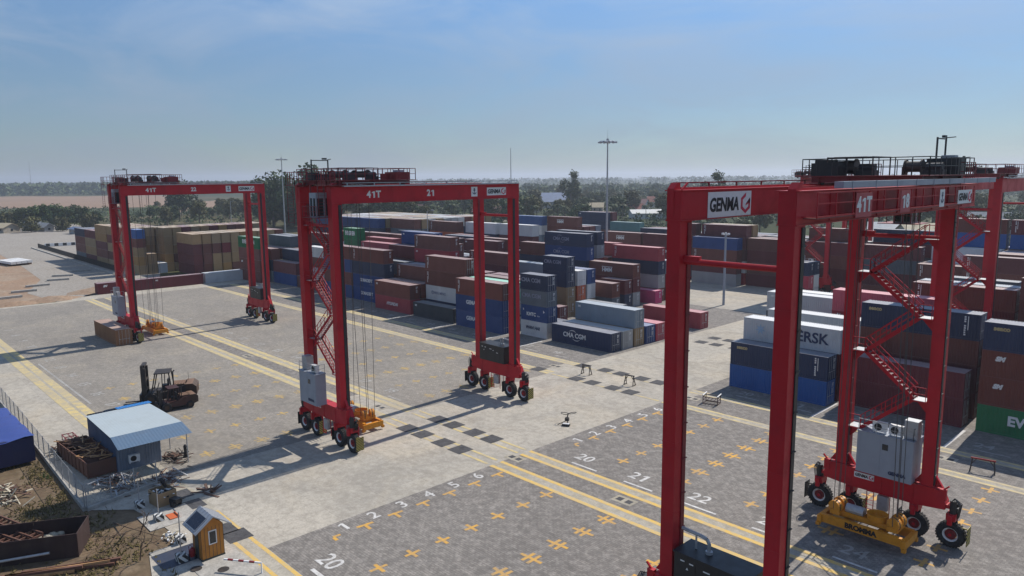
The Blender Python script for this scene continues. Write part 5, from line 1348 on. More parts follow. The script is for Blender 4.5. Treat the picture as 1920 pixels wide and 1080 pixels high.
roof_sheet([(-79.7, 17.7, 3.42), (-79.7, 23.6, 3.42), (-70.9, 23.75, 3.5), (-70.9, 17.5, 3.5)], 22, .004).build('roof', ROOFL, T)
roof_sheet([(-70.9, 17.5, 3.52), (-70.9, 23.75, 3.52), (-68.6, 23.85, 2.95), (-68.6, 17.45, 2.95)], 22, .006).build('roof_apron', ROOFD, T)
roof_sheet([(-80.8, 20.6, 3.36), (-80.8, 23.9, 3.36), (-79.6, 23.9, 3.45), (-79.6, 20.6, 3.45)], 12, .03).build('roof_patch', ROOFB, T)
mb = MB(); mb.bx(-79, -69.3, 23.4, 23.5, 2.7, 2.85)
for x in (-79, -74, -69.2): mb.cyl((x, 23.5, 0), (x, 23.5, 2.9 if x > -70 else 3.35), .05, 8)
mb.build('awning_posts', STEEL, T)
A = tag(empty('air_conditioner', (X1+.28, 19.35, .75)), 'white air conditioner unit hung low on the shed end wall', 'air conditioner'); mb = MB(); mb.bx(-.18, .18, -.45, .45, 0, .68); mb.bx(-.22, .1, -.42, -.36, -.12, 0); mb.bx(-.22, .1, .36, .42, -.12, 0); mb.build('case', WHITE, A); mb = MB(); mb.cyl((.182, -.1, .34), (.2, -.1, .34), .26, 18); mb.build('fan', BLACK, A)
# ------------------------------------------------------------------ guard booth with solar panel
WOOD = paint('orange_wood_cladding', (0.47, 0.19, 0.03), 0.55, dirt=.35, dirtcol=(.16, .06, .015), scale=2.2); DRKW = paint('dark_green_frame', (0.05, 0.06, 0.055), 0.6); ROOFZ = paint('zinc_roof', (0.42, 0.44, 0.47), 0.4, metal=.3, dirt=.2)
PANEL = paint('solar_cells', (0.012, 0.016, 0.035), 0.25, dirt=.1)
T = tag(empty('guard_booth', (-50.4, 18.05, 0)), 'small orange wooden guard booth with a gabled roof and solar panel', 'booth')
hw = .78; mb = MB()
for z0, z1 in ((.12, 2.1),): mb.bx(-hw, hw, -hw, hw, z0, z1)
mb.prism([(-hw, 2.1), (hw, 2.1), (0, 2.72)], -hw+.01, hw-.01, 'yzx'); w = mb.build('wall', WOOD, T)
mb = MB()
for q in range(7): yy = -hw+hw*2*q/6; mb.bx(hw+.001, hw+.012, yy-.012, yy+.012, .12, 2.1); mb.bx(-hw+hw*2*q/6-.012, -hw+hw*2*q/6+.012, -hw-.012, -hw-.001, .12, 2.1)
mb.bx(-hw-.04, hw+.04, -hw-.04, hw+.04, .0, .12); mb.build('cladding_battens', DRKW, w)
mb = MB(); mb.bx(hw+.005, hw+.04, -.27, .30, .95, 1.85); f = mb.build('window_frame', WHITE, T); mb = MB(); mb.bx(hw+.041, hw+.05, -.2, .23, 1.02, 1.78); mb.build('pane', GLASS, f)
mb = MB(); mb.bx(-.32, .32, -hw-.04, -hw-.005, .12, 1.95); mb.build('door', DRKW, T)
for s in (-1, 1):
    mb = MB(); mb.prism([(s*1.28, 1.98), (0, 2.80), (0, 2.86), (s*1.28, 2.04)], -hw-.42, hw+.42, 'yzx')
    for q in range(6): xx = -1.1+.44*q; mb.prism([(s*1.28, 2.041), (0, 2.861), (0, 2.89), (s*1.28, 2.07)], xx-.02, xx+.02, 'yzx')
    r = mb.build('roof', ROOFZ, T)
    if s < 0:
        mb = MB(); mb.prism([(s*1.2, 2.10), (-.28, 2.69), (-.28, 2.74), (s*1.2, 2.15)], -.95, .85, 'yzx'); p = mb.build('solar_panel', STEEL, T)
        mb = MB(); mb.prism([(s*1.14, 2.142), (-.34, 2.655), (-.34, 2.712), (s*1.14, 2.20)], -.88, .78, 'yzx'); mb.build('solar_cells', PANEL, p)
EXR = paint('extinguisher_red', (0.22, 0.01, 0.015), 0.35, dirt=.15)
T = tag(empty('fire_trolley', (-50.6, 16.95, 0)), 'dark red fire extinguisher trolley leaning beside the guard booth', 'fire extinguisher'); mb = MB(); mb.lathe([(.02, .25), (.22, .27), (.24, .4), (.24, .95), (.15, 1.1), (.05, 1.15), (.05, 1.25)], (0, 0, 0), (.05, 0, 1), 14); mb.build('cylinder', EXR, T); mb = MB(); mb.tube([(-.2, -.2, .1), (-.15, -.2, 1.3), (-.15, .2, 1.3), (-.2, .2, .1)], .025); mb.build('handle', EXR, T)
for s in (-.28, .28): mb = MB(); mb.cyl((0, s-.04, .17), (0, s+.04, .17), .17, 14); mb.build('wheel', RUBBER, T)
for o in COL.objects:
    if o.name == 'guard_booth': o.scale = (1, 1, 1.14)
    if o.name == 'fire_trolley': o.scale = (.8, .8, .75)
# ------------------------------------------------------------------ barrier posts in striped blocks
BW = hazard_mat('black_white_stripes', (.6, .6, .57), (.025, .025, .025), 3.2, (.6, .6, .6))
for x, y, h, lab in ((-58.5, 17.3, 2.6, 'thin post in a striped concrete block beside the long pale slab'), (-53.6, 17.2, 2.4, 'thin post in a striped concrete block near the guard booth'), (-62.1, 17.0, 2.2, 'thin post in a striped concrete block by the mesh fence corner'), (-50.9, 16.3, 1.9, 'striped concrete block with a short post by the red fire trolley')):
    T = tag(empty('barrier_post', (x, y, 0)), lab, 'post', 'posts in striped concrete blocks'); mb = MB(); mb.prism([(-.42, 0), (.42, 0), (.36, .5), (-.36, .5)], -.3, .3, 'xzy'); mb.build('concrete_block', BW, T); mb = MB(); mb.cyl((0, 0, .5), (.04, 0, h), .045, 8); mb.bx(-.08, .08, -.08, .08, .5, .56); mb.build('post', STEEL, T)
# slabs and pit beside the booth
SLAB = ground_mat('pale_concrete_slab', ((0.46, 0.44, 0.40), (0.40, 0.38, 0.34)), coarse=.3, stain=.3)
mb = MB()
for x0, x1, y0, y1 in ((-60.2, -57.002, 16.2, 19.9), (-53.6, -52.9, 15.0, 18.6), (-50.3, -49.3, 14.6, 18.598), (-57.0, -44.2, 18.6, 19.7), (-49.298, -44.2, 16.4, 18.598)): mb.bx(x0, x1, y0, y1, -.05, .03)
tag(mb.build('kerb_slabs', SLAB), kind='structure')
sheet('weigh_pit', [(-52.9, -50.3, 14.9, 18.5)], .006, paint('pit_shade', (.05, .06, .09), .5, metal=.2, dirt=.2))  # flat sheet, the shade of the sunken pit painted as dark blue-grey
# ------------------------------------------------------------------ mesh fence with its low wall
MESHM = paint('fence_mesh', (.30, .31, .31), .5, metal=.4, dirt=.3)
def fence(lab, pts, h=2.3, step=2.5, wall=.35):
    T = tag(empty('mesh_fence', (pts[0][0], pts[0][1], 0)), lab, 'fence', 'mesh fences along the yard edge'); o = Vector((*pts[0], 0)); wl = MB(); ms = MB(); 
    for a, b in zip(pts[:-1], pts[1:]):
        a, b = Vector((*a, 0))-o, Vector((*b, 0))-o; L = (b-a).length; k = max(1, round(L/step)); d = (b-a)/L
        wl.bar(a+Vector((0, 0, wall/2-.03)), b+Vector((0, 0, wall/2-.03)), .25, wall)
        for i in range(k+1):
            p = a+(b-a)*i/k; m = MB(); m.cyl(p+Vector((0, 0, wall-.1)), p+Vector((0, 0, h)), .045, 7); m.build('fence_post', STEEL, T)
        for z in (wall+.1, h-.1): ms.bar(a+Vector((0, 0, z)), b+Vector((0, 0, z)), .03)
        n = int(L/.42)
        for i in range(n):                                              # woven wire, drawn as slanted thin strands
            p = a+d*(L*i/n)
            for s in (-1, 1):
                q = p+d*(s*1.1); ms.bar(p+Vector((0, 0, wall+.05)), q+Vector((0, 0, h-.1)), .011)
    wl.build('low_wall', SLAB, T); ms.build('mesh', MESHM, T); return T
fence('long mesh fence on a low pale wall along the dry ground at lower left', [(-140, 14.9), (-92.6, 14.2), (-64.5, 13.6)])
fence('short mesh fence with gate returning from the wall corner to the yard', [(-64.4, 13.75), (-65.9, 19.6)], 2.2, 2.0, .3)
# barrier of dark posts along the access road at far left
T = tag(empty('kerb_fence', (-229, 64.0, 0)), 'low fence of dark stakes along the road beside the tan containers', 'fence'); mb = MB(); w = MB(); A_, B_ = Vector((0, 0, 0)), Vector((-118, 2.2, 0))
for i in range(110): p = A_+(B_-A_)*i/109; mb.cyl(p, p+Vector((0, 0, 1.7)), .12, 6)
mb.build('stakes', BLACK, T); mb = MB(); mb.bar(A_+Vector((0, -2.2, .1)), B_+Vector((0, -2.2, .1)), .7, .4); mb.build('kerb', SLAB, T)
T = tag(empty('striped_kerb', (-350, 70, 0), 1.45), 'black and white striped kerb wall across the far end of the access road', 'kerb'); mb = MB(); mb.bx(-1, 24, -.3, .3, 0, 1.3); mb.build('kerb_wall', WHITE, T); mb = MB()
for i in range(8): mb.bx(i*3-.5, i*3+.9, -.32, .32, .1, 1.25)
mb.build('dark_bands', BLACK, T)
# ------------------------------------------------------------------ forklifts
FKY = paint('forklift_yellow', (0.060, 0.036, 0.022), 0.6, dirt=.7, scale=2.5, dirtcol=(.03, .022, .018), dust_sun=.5, dust_suncol=(.40, .24, .15)); FKD = paint('forklift_dark', (0.035, 0.03, 0.028), 0.55, dirt=.4, scale=3); FKR = paint('forklift_maroon', (.055, .022, .02), .5, dirt=.4, scale=3)  # pinkish forklift tops: light on them tinted in along with dust
def forklift(lab, loc, rz, s, mh, cabm, big):
    """local +x points from the forks to the counterweight"""
    T = tag(empty('forklift', loc, rz), lab, 'forklift', 'forklifts parked beside the shed'); T.scale = (s, s, s); P = lambda n, mb, m, p=T: mb.build(n, m, p)
    mb = MB(); mb.prism([(.9, .55), (4.6, .55), (5.1, .8), (5.1, 1.55), (4.6, 1.75), (3.3, 1.62), (2.6, 1.25), (.9, 1.2)], -1.0, 1.0, 'xzy'); P('body', mb, FKD if big else FKR)
    mb = MB(); mb.prism([(4.5, .5), (5.25, .75), (5.25, 1.55), (4.9, 1.85), (4.2, 1.85)], -1.05, 1.05, 'xzy'); P('counterweight', mb, FKY)
    mb = MB(); mb.bx(3.1, 4.3, -.75, .75, 1.63, 1.85)
    for q in range(4): mb.bx(3.3+.25*q, 3.38+.25*q, -.6, .6, 1.85, 1.88)
    P('bonnet', mb, FKY)
    mb = MB()
    for y in (-.85, .85):
        mb.bar((1.25, y, 1.2), (1.65, y, 3.0), .10); mb.bar((3.0, y, 1.6), (2.85, y, 3.0), .10); mb.bar((2.2, y, 1.2), (2.25, y, 3.0), .07)
    mb.bx(1.55, 2.95, -.92, .92, 3.0, 3.09); P('cab_frame', mb, cabm)
    mb = MB(); mb.bx(2.1, 2.7, -.35, .35, 1.3, 1.75); mb.bx(2.6, 2.75, -.35, .35, 1.7, 2.3); mb.bar((1.6, 0, 1.2), (1.85, 0, 1.95), .08); P('seat', mb, BLACK)
    mb = MB()
    for y in ((-.72, .72) if big else (-.5, .5)):
        mb.bx(.42, .66, y-.13, y+.13, .2, mh); mb.bx(.66, .84, y-.10, y+.10, .2, mh-.3)
    for z in (.5, mh*.35, mh*.6, mh-.15): mb.bx(.45, .8, -.7 if big else -.5, .7 if big else .5, z, z+.18)
    for y in (-.32, -.12, .12, .32): mb.cyl((.6, y, .3), (.6, y, mh-.4), .08, 8)
    P('mast', mb, FKD)
    mb = MB(); mb.bx(.22, .40, -1.1, 1.1, .35, 1.15); P('fork_carriage', mb, FKD)
    for y in (-.5, .5): mb = MB(); mb.bx(-1.3, .25, y-.1, y+.1, .12, .2); mb.bx(.15, .25, y-.1, y+.1, .2, 1.1); P('fork', mb, FKD)
    for x, y, r, w in ((1.2, -1.0, .62, .22), (1.2, 1.0, .62, .22), (4.2, -.9, .5, .2), (4.2, .9, .5, .2)):
        mb = MB(); mb.lathe([(r*.5, -w), (r*.94, -w), (r, -w*.6), (r, w*.6), (r*.94, w), (r*.5, w)], (x, y, r), (0, 1, 0), 20); wl = P('wheel', mb, RUBBER); mb = MB(); mb.cyl((x, y-w*.9, r), (x, y+w*.9, r), r*.52, 14); P('rim', mb, FKY, wl)
    mb = MB(); mb.cyl((3.2, -.7, 1.7), (3.2, -.7, 3.1), .06, 8); mb.cyl((3.2, -.7, 3.1), (3.35, -.7, 3.25), .06, 8); P('exhaust', mb, FKD)
    if big: mb = MB(); mb.cyl((4.4, .6, 1.8), (4.4, .6, 2.7), .015, 5); P('aerial', mb, FKD)
forklift('larger yellow forklift with tall dark mast and open cab behind the shed', (-92.0, 26.2, 0), radians(64), 1.24, 3.9, FKD, True)
forklift('smaller forklift with maroon cab standing before the larger one by the shed roof', (-87.4, 26.5, 0), radians(84), .86, 3.0, FKR, False)
# ------------------------------------------------------------------ scrap, timber and clutter at lower left
RUST = paint('rusty_steel', (.14, .065, .045), .8, dirt=.5, scale=1.5, rust=.8); DRUST = paint('dark_rusty_plate', (.040, .022, .02), .75, dirt=.4, scale=1.2); PALEW = paint('raw_timber', (.50, .28, .13), .75, dirt=.4, scale=3); DKW = paint('weathered_timber', (.13, .075, .055), .85, dirt=.5, scale=2); TARP = paint('blue_tarpaulin', (.04, .07, .26), .55, dirt=.2, scale=.6); TARPD = paint('dark_blue_sheeting', (.018, .022, .075), .55, dirt=.2); SACK = paint('pale_sacks', (.52, .47, .36), .8, dirt=.3, scale=2); ORNG = paint('orange_plastic', (.55, .13, .04), .5); CARD = paint('brown_board', (.33, .22, .12), .8, dirt=.3)
rc_ = random.Random(31)
T = tag(empty('covered_trailer', (-83.5, 11.0, -.03), .02), 'blue tarpaulin covered box standing outside the fence at the left edge', 'trailer')
mb = MB(); mb.bx(-8, 4.4, -2.6, 2.0, .35, 2.7); mb.build('box', TARPD, T); mb = MB(); n = 12; vs = []
for i in range(n+1):
    x = -8.15+12.7*i/n
    for j in range(7): y = -2.7+4.8*j/6; vs.append((x, y, 2.80+.10*sin(i*1.7+j)+.10*cos(j*1.3)-.02*abs(j-3)))
mb.add(vs, [(i*7+j, (i+1)*7+j, (i+1)*7+j+1, i*7+j+1) for i in range(n) for j in range(6)]); mb.build('tarpaulin', TARP, T, True)
for x in (-6, -4.8, 2, 3.2): mb = MB(); mb.cyl((x, -2.3, .4), (x, 1.7, .4), .4, 14); mb.build('wheel', RUBBER, T)
# open timber skip
T = tag(empty('timber_skip', (-75.6, 16.6, 0), .06), 'open steel skip of broken timber between the fence and the shed', 'skip')
mb = MB(); a, b, h = 4.2, 1.25, 1.45
for y in (-b, b): mb.bx(-a, a, y-.04, y+.04, .1, h)
for x in (-a, a): mb.bx(x-.04, x+.04, -b+.05, b-.05, .1, h)
mb.bx(-a+.05, a-.05, -b+.05, b-.05, .1, .2)
for i in range(9): mb.bx(-a+i*1.04, -a+i*1.04+.08, -b-.1, -b-.04, .1, h)
mb.build('skip_box', RUST, T)
for k in range(46):
    mb = MB(); c = Vector((rc_.uniform(-3.6, 3.4), rc_.uniform(-.9, .9), h-.15+rc_.uniform(0, .45))); d = Vector((rc_.gauss(0, 1), rc_.gauss(0, .8), rc_.gauss(0, .12))).normalized()*rc_.uniform(.5, 1.25)
    mb.bar(c-d, c+d, .09, .06); tag(mb.build('timber_plank', PALEW if k % 2 == 0 else DKW), f"{'pale' if k % 2 == 0 else 'dark'} loose timber lying in the open skip", 'timber', 'loose timbers in the skip')
for o in [o for o in COL.objects if o.name.startswith('timber_plank')]: o.location = (-75.6, 16.6, 0); o.rotation_euler = (0, 0, .06)
# grille frame and boards by the skip
def pile(name, lab, cat, x, y, n, size, mats, z=.0, spread=(1.2, 1.0), ln=(.4, 1.2), th=.08):
    T = tag(empty(name, (x, y, z)), lab, cat)
    for q, mt in enumerate(mats):
        mb = MB()
        for k in range(n):
            c = Vector((rc_.gauss(0, spread[0]*.5), rc_.gauss(0, spread[1]*.5), rc_.uniform(.02, size))); c.z *= max(.15, 1-(abs(c.x)/spread[0])); d = Vector((rc_.gauss(0, 1), rc_.gauss(0, 1), rc_.gauss(0, .3))).normalized()*rc_.uniform(*ln)
            mb.bar(c-d/2, c+d/2, th*rc_.uniform(.6, 2.2), th*rc_.uniform(.4, 1))
        mb.build('scrap' if q == 0 else 'rubble', mt, T)
    return T
pile('scrap_heap', 'heap of dark rubbish along the top of the skip', 'rubbish', -80.2, 16.0, 60, .7, (BLACK, DKW), 0, (2.6, 1.4))
pile('scrap_heap', 'pile of bent sheet and branches on the dry ground below the blue trailer', 'rubbish', -72.5, 9.6, 36, .6, (DKW, SACK), 0, (2.2, 1.2), (.5, 1.8))
pile('scrap_heap', 'pale rubble heap at the left edge above the steel racks', 'rubbish', -66.2, 6.9, 50, .5, (SACK, RUST), 0, (1.6, 1.8), (.2, .6))
pile('scrap_heap', 'pipes and red cables heaped by the mesh gate', 'rubbish', -66.2, 20.4, 46, .5, (STEEL, RUST), 0, (1.8, 1.2), (.5, 2.0), .05)
pile('scrap_heap', 'tangle of grey tubes behind the mesh gate', 'rubbish', -68.5, 17.0, 60, .9, (DKW, STEEL), 0, (2.2, 1.6), (.5, 2.0), .06)
pile('scrap_heap', 'small pile of rubble against the striped block near the guard booth', 'rubbish', -54.9, 17.0, 30, .35, (SACK, WHITE), 0, (.9, .6), (.12, .35))
pile('scrap_heap', 'brown pallet boards lying flat on the shaded concrete', 'pallet', -60.9, 22.3, 14, .12, (DKW,), 0, (1.2, .7), (1.0, 1.8), .1)
pile('scrap_heap', 'dark hoses heaped on the paving at the shed corner', 'hose', -71.2, 22.9, 30, .3, (FKD, DKW), 0, (2.0, .9), (.6, 1.6), .06)
# red frame beyond the skip
T = tag(empty('red_frame', (-83.6, 17.0, 0)), 'low red steel frame on the concrete left of the shed', 'frame'); mb = MB()
for x in (-1.2, 0, 1.2): mb.bar((x, -.5, .5), (x, .5, .5), .07); mb.bar((x, -.5, 0), (x, -.5, .55), .07); mb.bar((x, .5, 0), (x, .5, .55), .07)
for y in (-.5, 0, .5): mb.bar((-1.2, y, .5), (1.2, y, .5), .07)
mb.build('frame_bars', EXR, T)
# open rusty tank, racks, beams
T = tag(empty('scrap_tank', (-59.6, 9.0, -.03), radians(62)), 'large dark rusty open topped tank at the lower left corner', 'tank'); mb = MB(); L_, w_, h_ = 4.4, 1.5, 1.75
mb.bx(-L_, L_-1, -w_, -w_+.06, 0, h_); mb.bx(-L_, L_-1, w_-.06, w_, 0, h_); mb.bx(L_-1.06, L_-1, -w_+.07, w_-.07, 0, h_); mb.bx(-L_, -L_+.06, -w_+.07, w_-.07, 0, h_); mb.bx(-L_+.07, L_-1.07, -w_+.07, w_-.07, 0, .08)
mb.build('tank_wall', DRUST, T)
def rack(lab, x, y, z, rz):
    T = tag(empty('steel_rack', (x, y, z), rz), lab, 'rack', 'steel grid racks'); mb = MB()
    for i in range(6): mb.bar((-1.5+.6*i, -1.1, .1), (-1.5+.6*i, 1.1, .1), .1, .16)
    for j in range(4): mb.bar((-1.55, -1.05+.7*j, .22), (1.55, -1.05+.7*j, .22), .1, .12)
    for i in (-1.5, 1.5):
        for j in (-1.05, 1.05): mb.bar((i, j, -.9), (i, j, .1), .09)
    mb.build('rack_grid', RUST, T)
rack('rusty steel grid rack on the ground behind the dark tank, nearer one', -61.0, 8.3, .9, .35); rack('rusty steel grid rack behind the dark tank, farther one at the edge', -63.6, 7.6, .9, .3)
T = tag(empty('sack_stack', (-60.3, 10.5, 0), .3), 'stack of pale sacks beside the steel racks', 'sacks')
for k in range(8):
    mb = MB(); mb.lathe([(.02, -.42), (.2, -.38), (.27, 0), (.2, .38), (.02, .42)], (.0+.06*(k % 2), -.8+.42*(k % 4), .2+.34*(k//4)), (1, .1, 0), 10); mb.build('sack', SACK, T, True)
for k in range(7):
    mb = MB(); mb.bar((-3.2+.3*rc_.random(), 0, 0), (3.4-1.8*rc_.random(), 0, 0), .22, .2); o = mb.build('steel_beam', RUST if k % 3 else PALEW, None); o.location = (-55.6+.38*k*.35, 9.6+.42*k-1.2, .12+.18*(k % 2)); o.rotation_euler = (0, 0, radians(62+rc_.uniform(-4, 4)))
    tag(o, 'rusty beam lying at the bottom left beside the dark tank' if k % 3 else 'pale timber beam lying at the bottom left beside the dark tank', 'beam', 'beams beside the dark tank')
T = tag(empty('steel_pipe', (-58.3, 7.3, .45), radians(64)), 'long grey pipe propped along the near side of the dark tank', 'pipe'); mb = MB(); mb.cyl((-4, 0, 0), (2.6, 0, .25), .09, 10); mb.build('tube', STEEL, T)
# waste bin with clutter
T = tag(empty('waste_crate', (-61.7, 18.7, 0), .12), 'brown board crate filled with rubbish beside the turning plates', 'crate'); mb = MB()
for y in (-.75, .75): mb.bx(-.8, .8, y-.03, y+.03, 0, 1.15)
for x in (-.8, .8): mb.bx(x-.03, x+.03, -.72, .72, 0, 1.15)
mb.build('crate_walls', CARD, T)
pile('scrap_heap', 'white and dark rubbish filling the brown crate', 'rubbish', -61.7, 18.7, 34, .5, (WHITE, BLACK), .75, (.9, .8), (.15, .5))
T = tag(empty('old_tyre', (-62.0, 18.9, 1.35), .3), 'old tyre ring on top of the rubbish crate', 'tyre'); mb = MB(); mb.lathe([(.26, -.08), (.40, -.1), (.46, 0), (.40, .1), (.26, .08)], (0, 0, .2), (.3, .9, .35), 18); mb.build('tyre_ring', RUBBER, T)
T = tag(empty('hand_cart', (-60.2, 19.2, 0), .4), 'small hand cart standing right of the rubbish crate', 'cart'); mb = MB(); mb.bx(-.4, .4, -.3, .3, .35, .7); mb.bar((.4, 0, .6), (1.1, 0, .9), .06); mb.build('cart_tray', BLACK, T)
for y in (-.34, .34): mb = MB(); mb.cyl((0, y-.04, .27), (0, y+.04, .27), .27, 14); mb.build('wheel', RUBBER, T)
T = tag(empty('drain_cover', (-58.4, 18.3, .03)), 'orange plastic tray lying on the pale slab', 'tray'); mb = MB(); mb.bx(-.55, .55, -.35, .35, 0, .06); mb.bx(-.55, .55, .3, .35, .06, .16); mb.build('tray', ORNG, T)
# dead branches and weeds
TWIG = paint('dead_twigs', (.10, .07, .05), .9); WEED = leaf_mat('dry_weeds', (.10, .085, .03), (.22, .17, .075)); GRN = leaf_mat('green_weeds', (.03, .055, .012), (.07, .10, .03))
def branch(mb, p, d, L, r, k, rnd):
    q = p+d*L; mb.cyl(p, q, r, 5, r*.6, caps=False)
    if k:
        for i in range(rnd.choice((2, 2, 3))): branch(mb, p+d*L*rnd.uniform(.5, 1), (d+Vector((rnd.gauss(0, .5), rnd.gauss(0, .5), rnd.gauss(.05, .3)))).normalized(), L*.68, r*.6, k-1, rnd)
for n_, (x, y, d, L, lab) in enumerate(((-60.5, 14.6, (.95, .1, .16), 3.4, 'long bare fallen branch from the fence corner towards the pit'), (-58.3, 14.9, (.8, -.3, .3), 2.2, 'bare twiggy branch lying on the grass below the fence corner'), (-52.9, 14.2, (.1, .1, .95), 1.3, 'bare sapling standing at the edge of the pit'), (-56.9, 15.4, (.2, .3, .9), .9, 'small bare shrub on the slab below the striped block'), (-63.5, 8.9, (.7, .4, .35), 1.6, 'dead branch pile among the rubbish near the left edge'), (-68.5, 9.4, (.4, -.5, .6), 1.4, 'dead twigs on the dry ground below the long fence'))):
    mb = MB(); branch(mb, Vector((0, 0, .05)), Vector(d).normalized(), L, .055, 4, random.Random(n_+3)); tag(mb.build('dead_branch', TWIG, None, loc=(x, y, 0)), lab, 'branch', 'dead branches')
mb = MB(); gr = MB(); rg = random.Random(8)
for k in range(15000):
    x = rg.uniform(-92, -46); y = rg.uniform(2, 15.4 if x > -64 else 13.3); c = sin(x*.9+y*.5)+sin(x*.37-y*1.1)+sin(y*.8+x*.13)
    if c < rg.uniform(-1.2, 1.3) or (-62.6 < x < -56 and y < 12 and rg.random() < .8): continue
    h = rg.uniform(.10, .38); a = rg.uniform(0, 6.28); t = gr if c > 2.1 and rg.random() < .55 else mb
    t.add([(x-.05*cos(a), y-.05*sin(a), -.04), (x+.05*cos(a), y+.05*sin(a), -.04), (x+rg.gauss(0, .14), y+rg.gauss(0, .14), h)], [(0, 1, 2)])
    if rg.random() < .5: t.add([(x-.14, y, .01), (x, y+.12, .05), (x+.15, y-.03, .02), (x+.02, y-.12, .03)], [(0, 1, 2, 3)])
tag(mb.build('dry_grass', WEED), 'dry straw coloured grass over the waste ground', 'grass', kind='stuff'); tag(gr.build('green_weeds', GRN), 'small green weeds on the waste ground', 'weeds', kind='stuff')
# ------------------------------------------------------------------ things standing in the yard
def trestle(lab, x, y, rz, mat, h=1.25, L=1.15, red=False):
    T = tag(empty('trestle', (x, y, 0), rz), lab, 'trestle', 'steel trestles in the yard'); mb = MB()
    for s in (-1, 1):
        e = s*L/2
        for q in (-.33, .33): mb.bar((e+s*.08, q, 0), (e-s*.04, 0, h), .08)
        mb.bar((e, -.2, h*.42), (e, .2, h*.42), .06); mb.bar((e-s*.02, 0, h*.55), (e-s*.38, 0, h), .06); mb.bar((e+s*.08, -.4, .03), (e+s*.08, .4, .03), .08)
    mb.build('legs', mat, T); mb = MB(); mb.bar((-L/2-.1, 0, h), (L/2+.1, 0, h), .13); mb.build('top_beam', EXR if red else mat, T)
trestle('dark steel trestle on the crossing, left one of two alike', -62.7, 73.5, .12, FKD); trestle('dark steel trestle on the crossing, right one nearest the crane leg', -55.4, 73.4, .12, FKD)
trestle('red topped barrier trestle in the shade before the green container', -16.2, 73.1, .2, FKD, 1.15, 1.7, True)
T = tag(empty('steel_cage', (-43.9, 73.9, 0), .25), 'low cage frame with white capped posts by the bright blue container', 'cage'); mb = MB()
for x in (-.85, .85):
    for y in (-.6, .6): mb.bar((x, y, 0), (x, y, 1.0), .07)
for z in (.06, .5, .85):
    for y in (-.6, .6): mb.bar((-.85, y, z), (.85, y, z), .06)
    for x in (-.85, .85): mb.bar((x, -.6, z), (x, .6, z), .06)
for x in (-.4, 0, .4): mb.bar((x, -.6, .5), (x, .6, .5), .06)
mb.build('cage_bars', FKR, T)
for x in (-.85, .85):
    mb = MB(); mb.cyl((x, -.75, 1.06), (x, .75, 1.06), .07, 8); mb.build('white_rail', WHITE, T)
T = tag(empty('cable_device', (-51.0, 56.6, 0), .5), 'black cable device with two rings standing on the pale concrete', 'device'); mb = MB()
def ring(mb, c, ax, R, r, n=18):
    q = Vector(ax).to_track_quat('Z', 'Y').to_matrix(); pts = [Vector(c)+q @ Vector((R*cos(2*pi*i/n), R*sin(2*pi*i/n), 0)) for i in range(n+1)]; mb.tube(pts, r, 6)
ring(mb, (-.35, .55, 1.0), (.1, .1, 1), .42, .035); ring(mb, (.45, .75, 1.05), (-.2, .1, 1), .42, .035); mb.build('rings', BLACK, T)
mb = MB(); mb.bar((0, .6, 1.0), (0, .1, .55), .1); mb.bx(-.2, .2, -.1, .3, .35, .7); mb.bar((0, .1, .4), (-.9, -.5, .05), .06); mb.bar((0, .1, .4), (.3, -.5, .05), .08); mb.build('arm', FKD, T)
mb = MB(); mb.bx(-.35, .45, -.75, -.3, .02, .22); mb.build('base_block', BLACK, T); mb = MB(); mb.bx(-.3, .4, -.70, -.35, .22, .27); mb.build('base_top', WHITE, T)
# dark plant-like silhouette by the hoses, built as an upright with cross bars
T = tag(empty('dark_upright', (-70.7, 23.8, 0)), 'short black standpipe with cross bars at the edge of the shadow beside the shed', 'upright'); mb = MB(); mb.cyl((0, 0, 0), (0, 0, 1.0), .13, 10); mb.cyl((0, 0, 1.0), (0, 0, 1.25), .19, 10, .08); mb.bar((-.32, 0, .75), (.32, 0, .8), .11); mb.bar((0, -.28, .45), (.05, .3, .5), .1); mb.cyl((0, 0, 0), (0, 0, .08), .26, 10); mb.build('upright_body', BLACK, T)
# barrier arm at the bottom edge
T = tag(empty('road_barrier', (-46.3, 18.9, 0), radians(35)), 'red and white striped barrier rail at the bottom edge below the guard booth', 'barrier'); mb = MB(); mb.bar((-1.6, 0, .75), (1.2, 0, .75), .1); mb.bar((1.2, 0, 0), (1.2, 0, .8), .08); mb.build('rail', WHITE, T)
for q in (-1.3, -.5, .3): mb = MB(); mb.bar((q, 0, .75), (q+.4, 0, .75), .108); mb.build('red_band', EXR, T)
for x, y in ((-47.6, 17.9), (-49.0, 16.6)): mb = MB(); mb.cyl((0, 0, .03), (0, 0, .045), .38, 20); tag(mb.build('manhole_cover', FKD, None, loc=(x, y, 0)), 'round manhole cover in the pale slab below the guard booth', 'manhole cover', 'manhole covers')
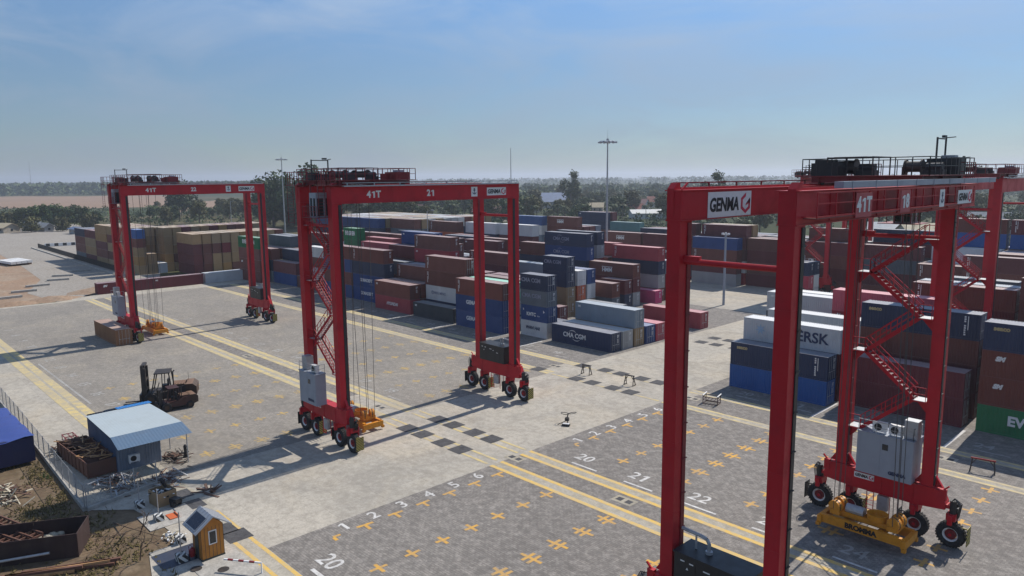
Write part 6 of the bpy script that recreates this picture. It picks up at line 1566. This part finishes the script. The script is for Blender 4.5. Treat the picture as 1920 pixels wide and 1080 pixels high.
# earth heaps and stacked panels at far left
for x, y, r, h, lab in ((-197, 50, 5, 1.3, 'low brown earth heap in front of the maroon containers'), (-190, 38, 3.4, .9, 'small brown earth heap at the concrete edge'), (-196.5, 57, 4, 1.2, 'brown earth heap beside the near end of the maroon container'), (-189, 31, 2.6, .7, 'farther left small earth heap at the concrete edge')):
    mb = MB(); vs = [(0, 0, h)]; n = 22; rr = random.Random(int(x*7))
    for k in (1, 2, 3):
        for i in range(n): a = 2*pi*i/n; q = r*k/3*rr.uniform(.85, 1.2); vs.append((q*cos(a), q*1.7*sin(a), h*(1-(k/3)**1.3)*rr.uniform(.7, 1.15)-(.06 if k == 3 else 0)))
    fs = [(0, 1+i, 1+(i+1) % n) for i in range(n)]
    for k in range(2): fs += [(1+k*n+i, 1+(k+1)*n+i, 1+(k+1)*n+(i+1) % n, 1+k*n+(i+1) % n) for i in range(n)]
    mb.add(vs, fs); tag(mb.build('earth_heap', ODIRT, None, True, (x, y, -.02)), lab, 'earth heap', 'earth heaps')
for k, (x, y, lab) in enumerate(((-283, 47, 'stack of white wall panels on the bare earth at far left'), (-290, 37, 'second stack of pale panels at the left edge of the bare earth'))):
    T = tag(empty('panel_stack', (x, y, 0), .15), lab, 'panels', 'stacks of panels'); mb = MB()
    for q in range(4): mb.bx(-6, 6, -3+q*1.55, -1.6+q*1.55, .5+.05*q, 1.3+.05*q)
    mb.build('panels', WHITE, T); mb = MB()
    for q in (-4, 0, 4): mb.bx(q-.3, q+.3, -3.2, 3.4, 0, .5)
    mb.build('bearers', DKW, T)
for k in range(6):
    x, y = -200-9*k, 33+4.5*k+rc_.uniform(-2, 2); mb = MB(); mb.bx(-2.6, 2.6, -.5, .5, 0, .5); o = mb.build('concrete_beam', SLAB, None, loc=(x, y, -.03)); o.rotation_euler = (0, 0, rc_.uniform(1.0, 1.7)); tag(o, 'pale concrete beam lying on the bare earth beside the access road', 'beam', 'concrete beams beside the access road')
# ------------------------------------------------------------------ air
m = bpy.data.materials.new('haze_air'); m.use_nodes = True; nt = m.node_tree; nt.nodes.clear()
ou = nt.nodes.new('ShaderNodeOutputMaterial'); pv = nt.nodes.new('ShaderNodeVolumePrincipled')
pv.inputs['Color'].default_value = (.80, .88, 1.0, 1); pv.inputs['Density'].default_value = 0.0002; pv.inputs['Anisotropy'].default_value = 0.3
nt.links.new(pv.outputs['Volume'], ou.inputs['Volume'])
mb = MB(); mb.bx(-11200, 11200, -11200, 11200, -1.2, 90); tag(mb.build('haze', m), kind='stuff')
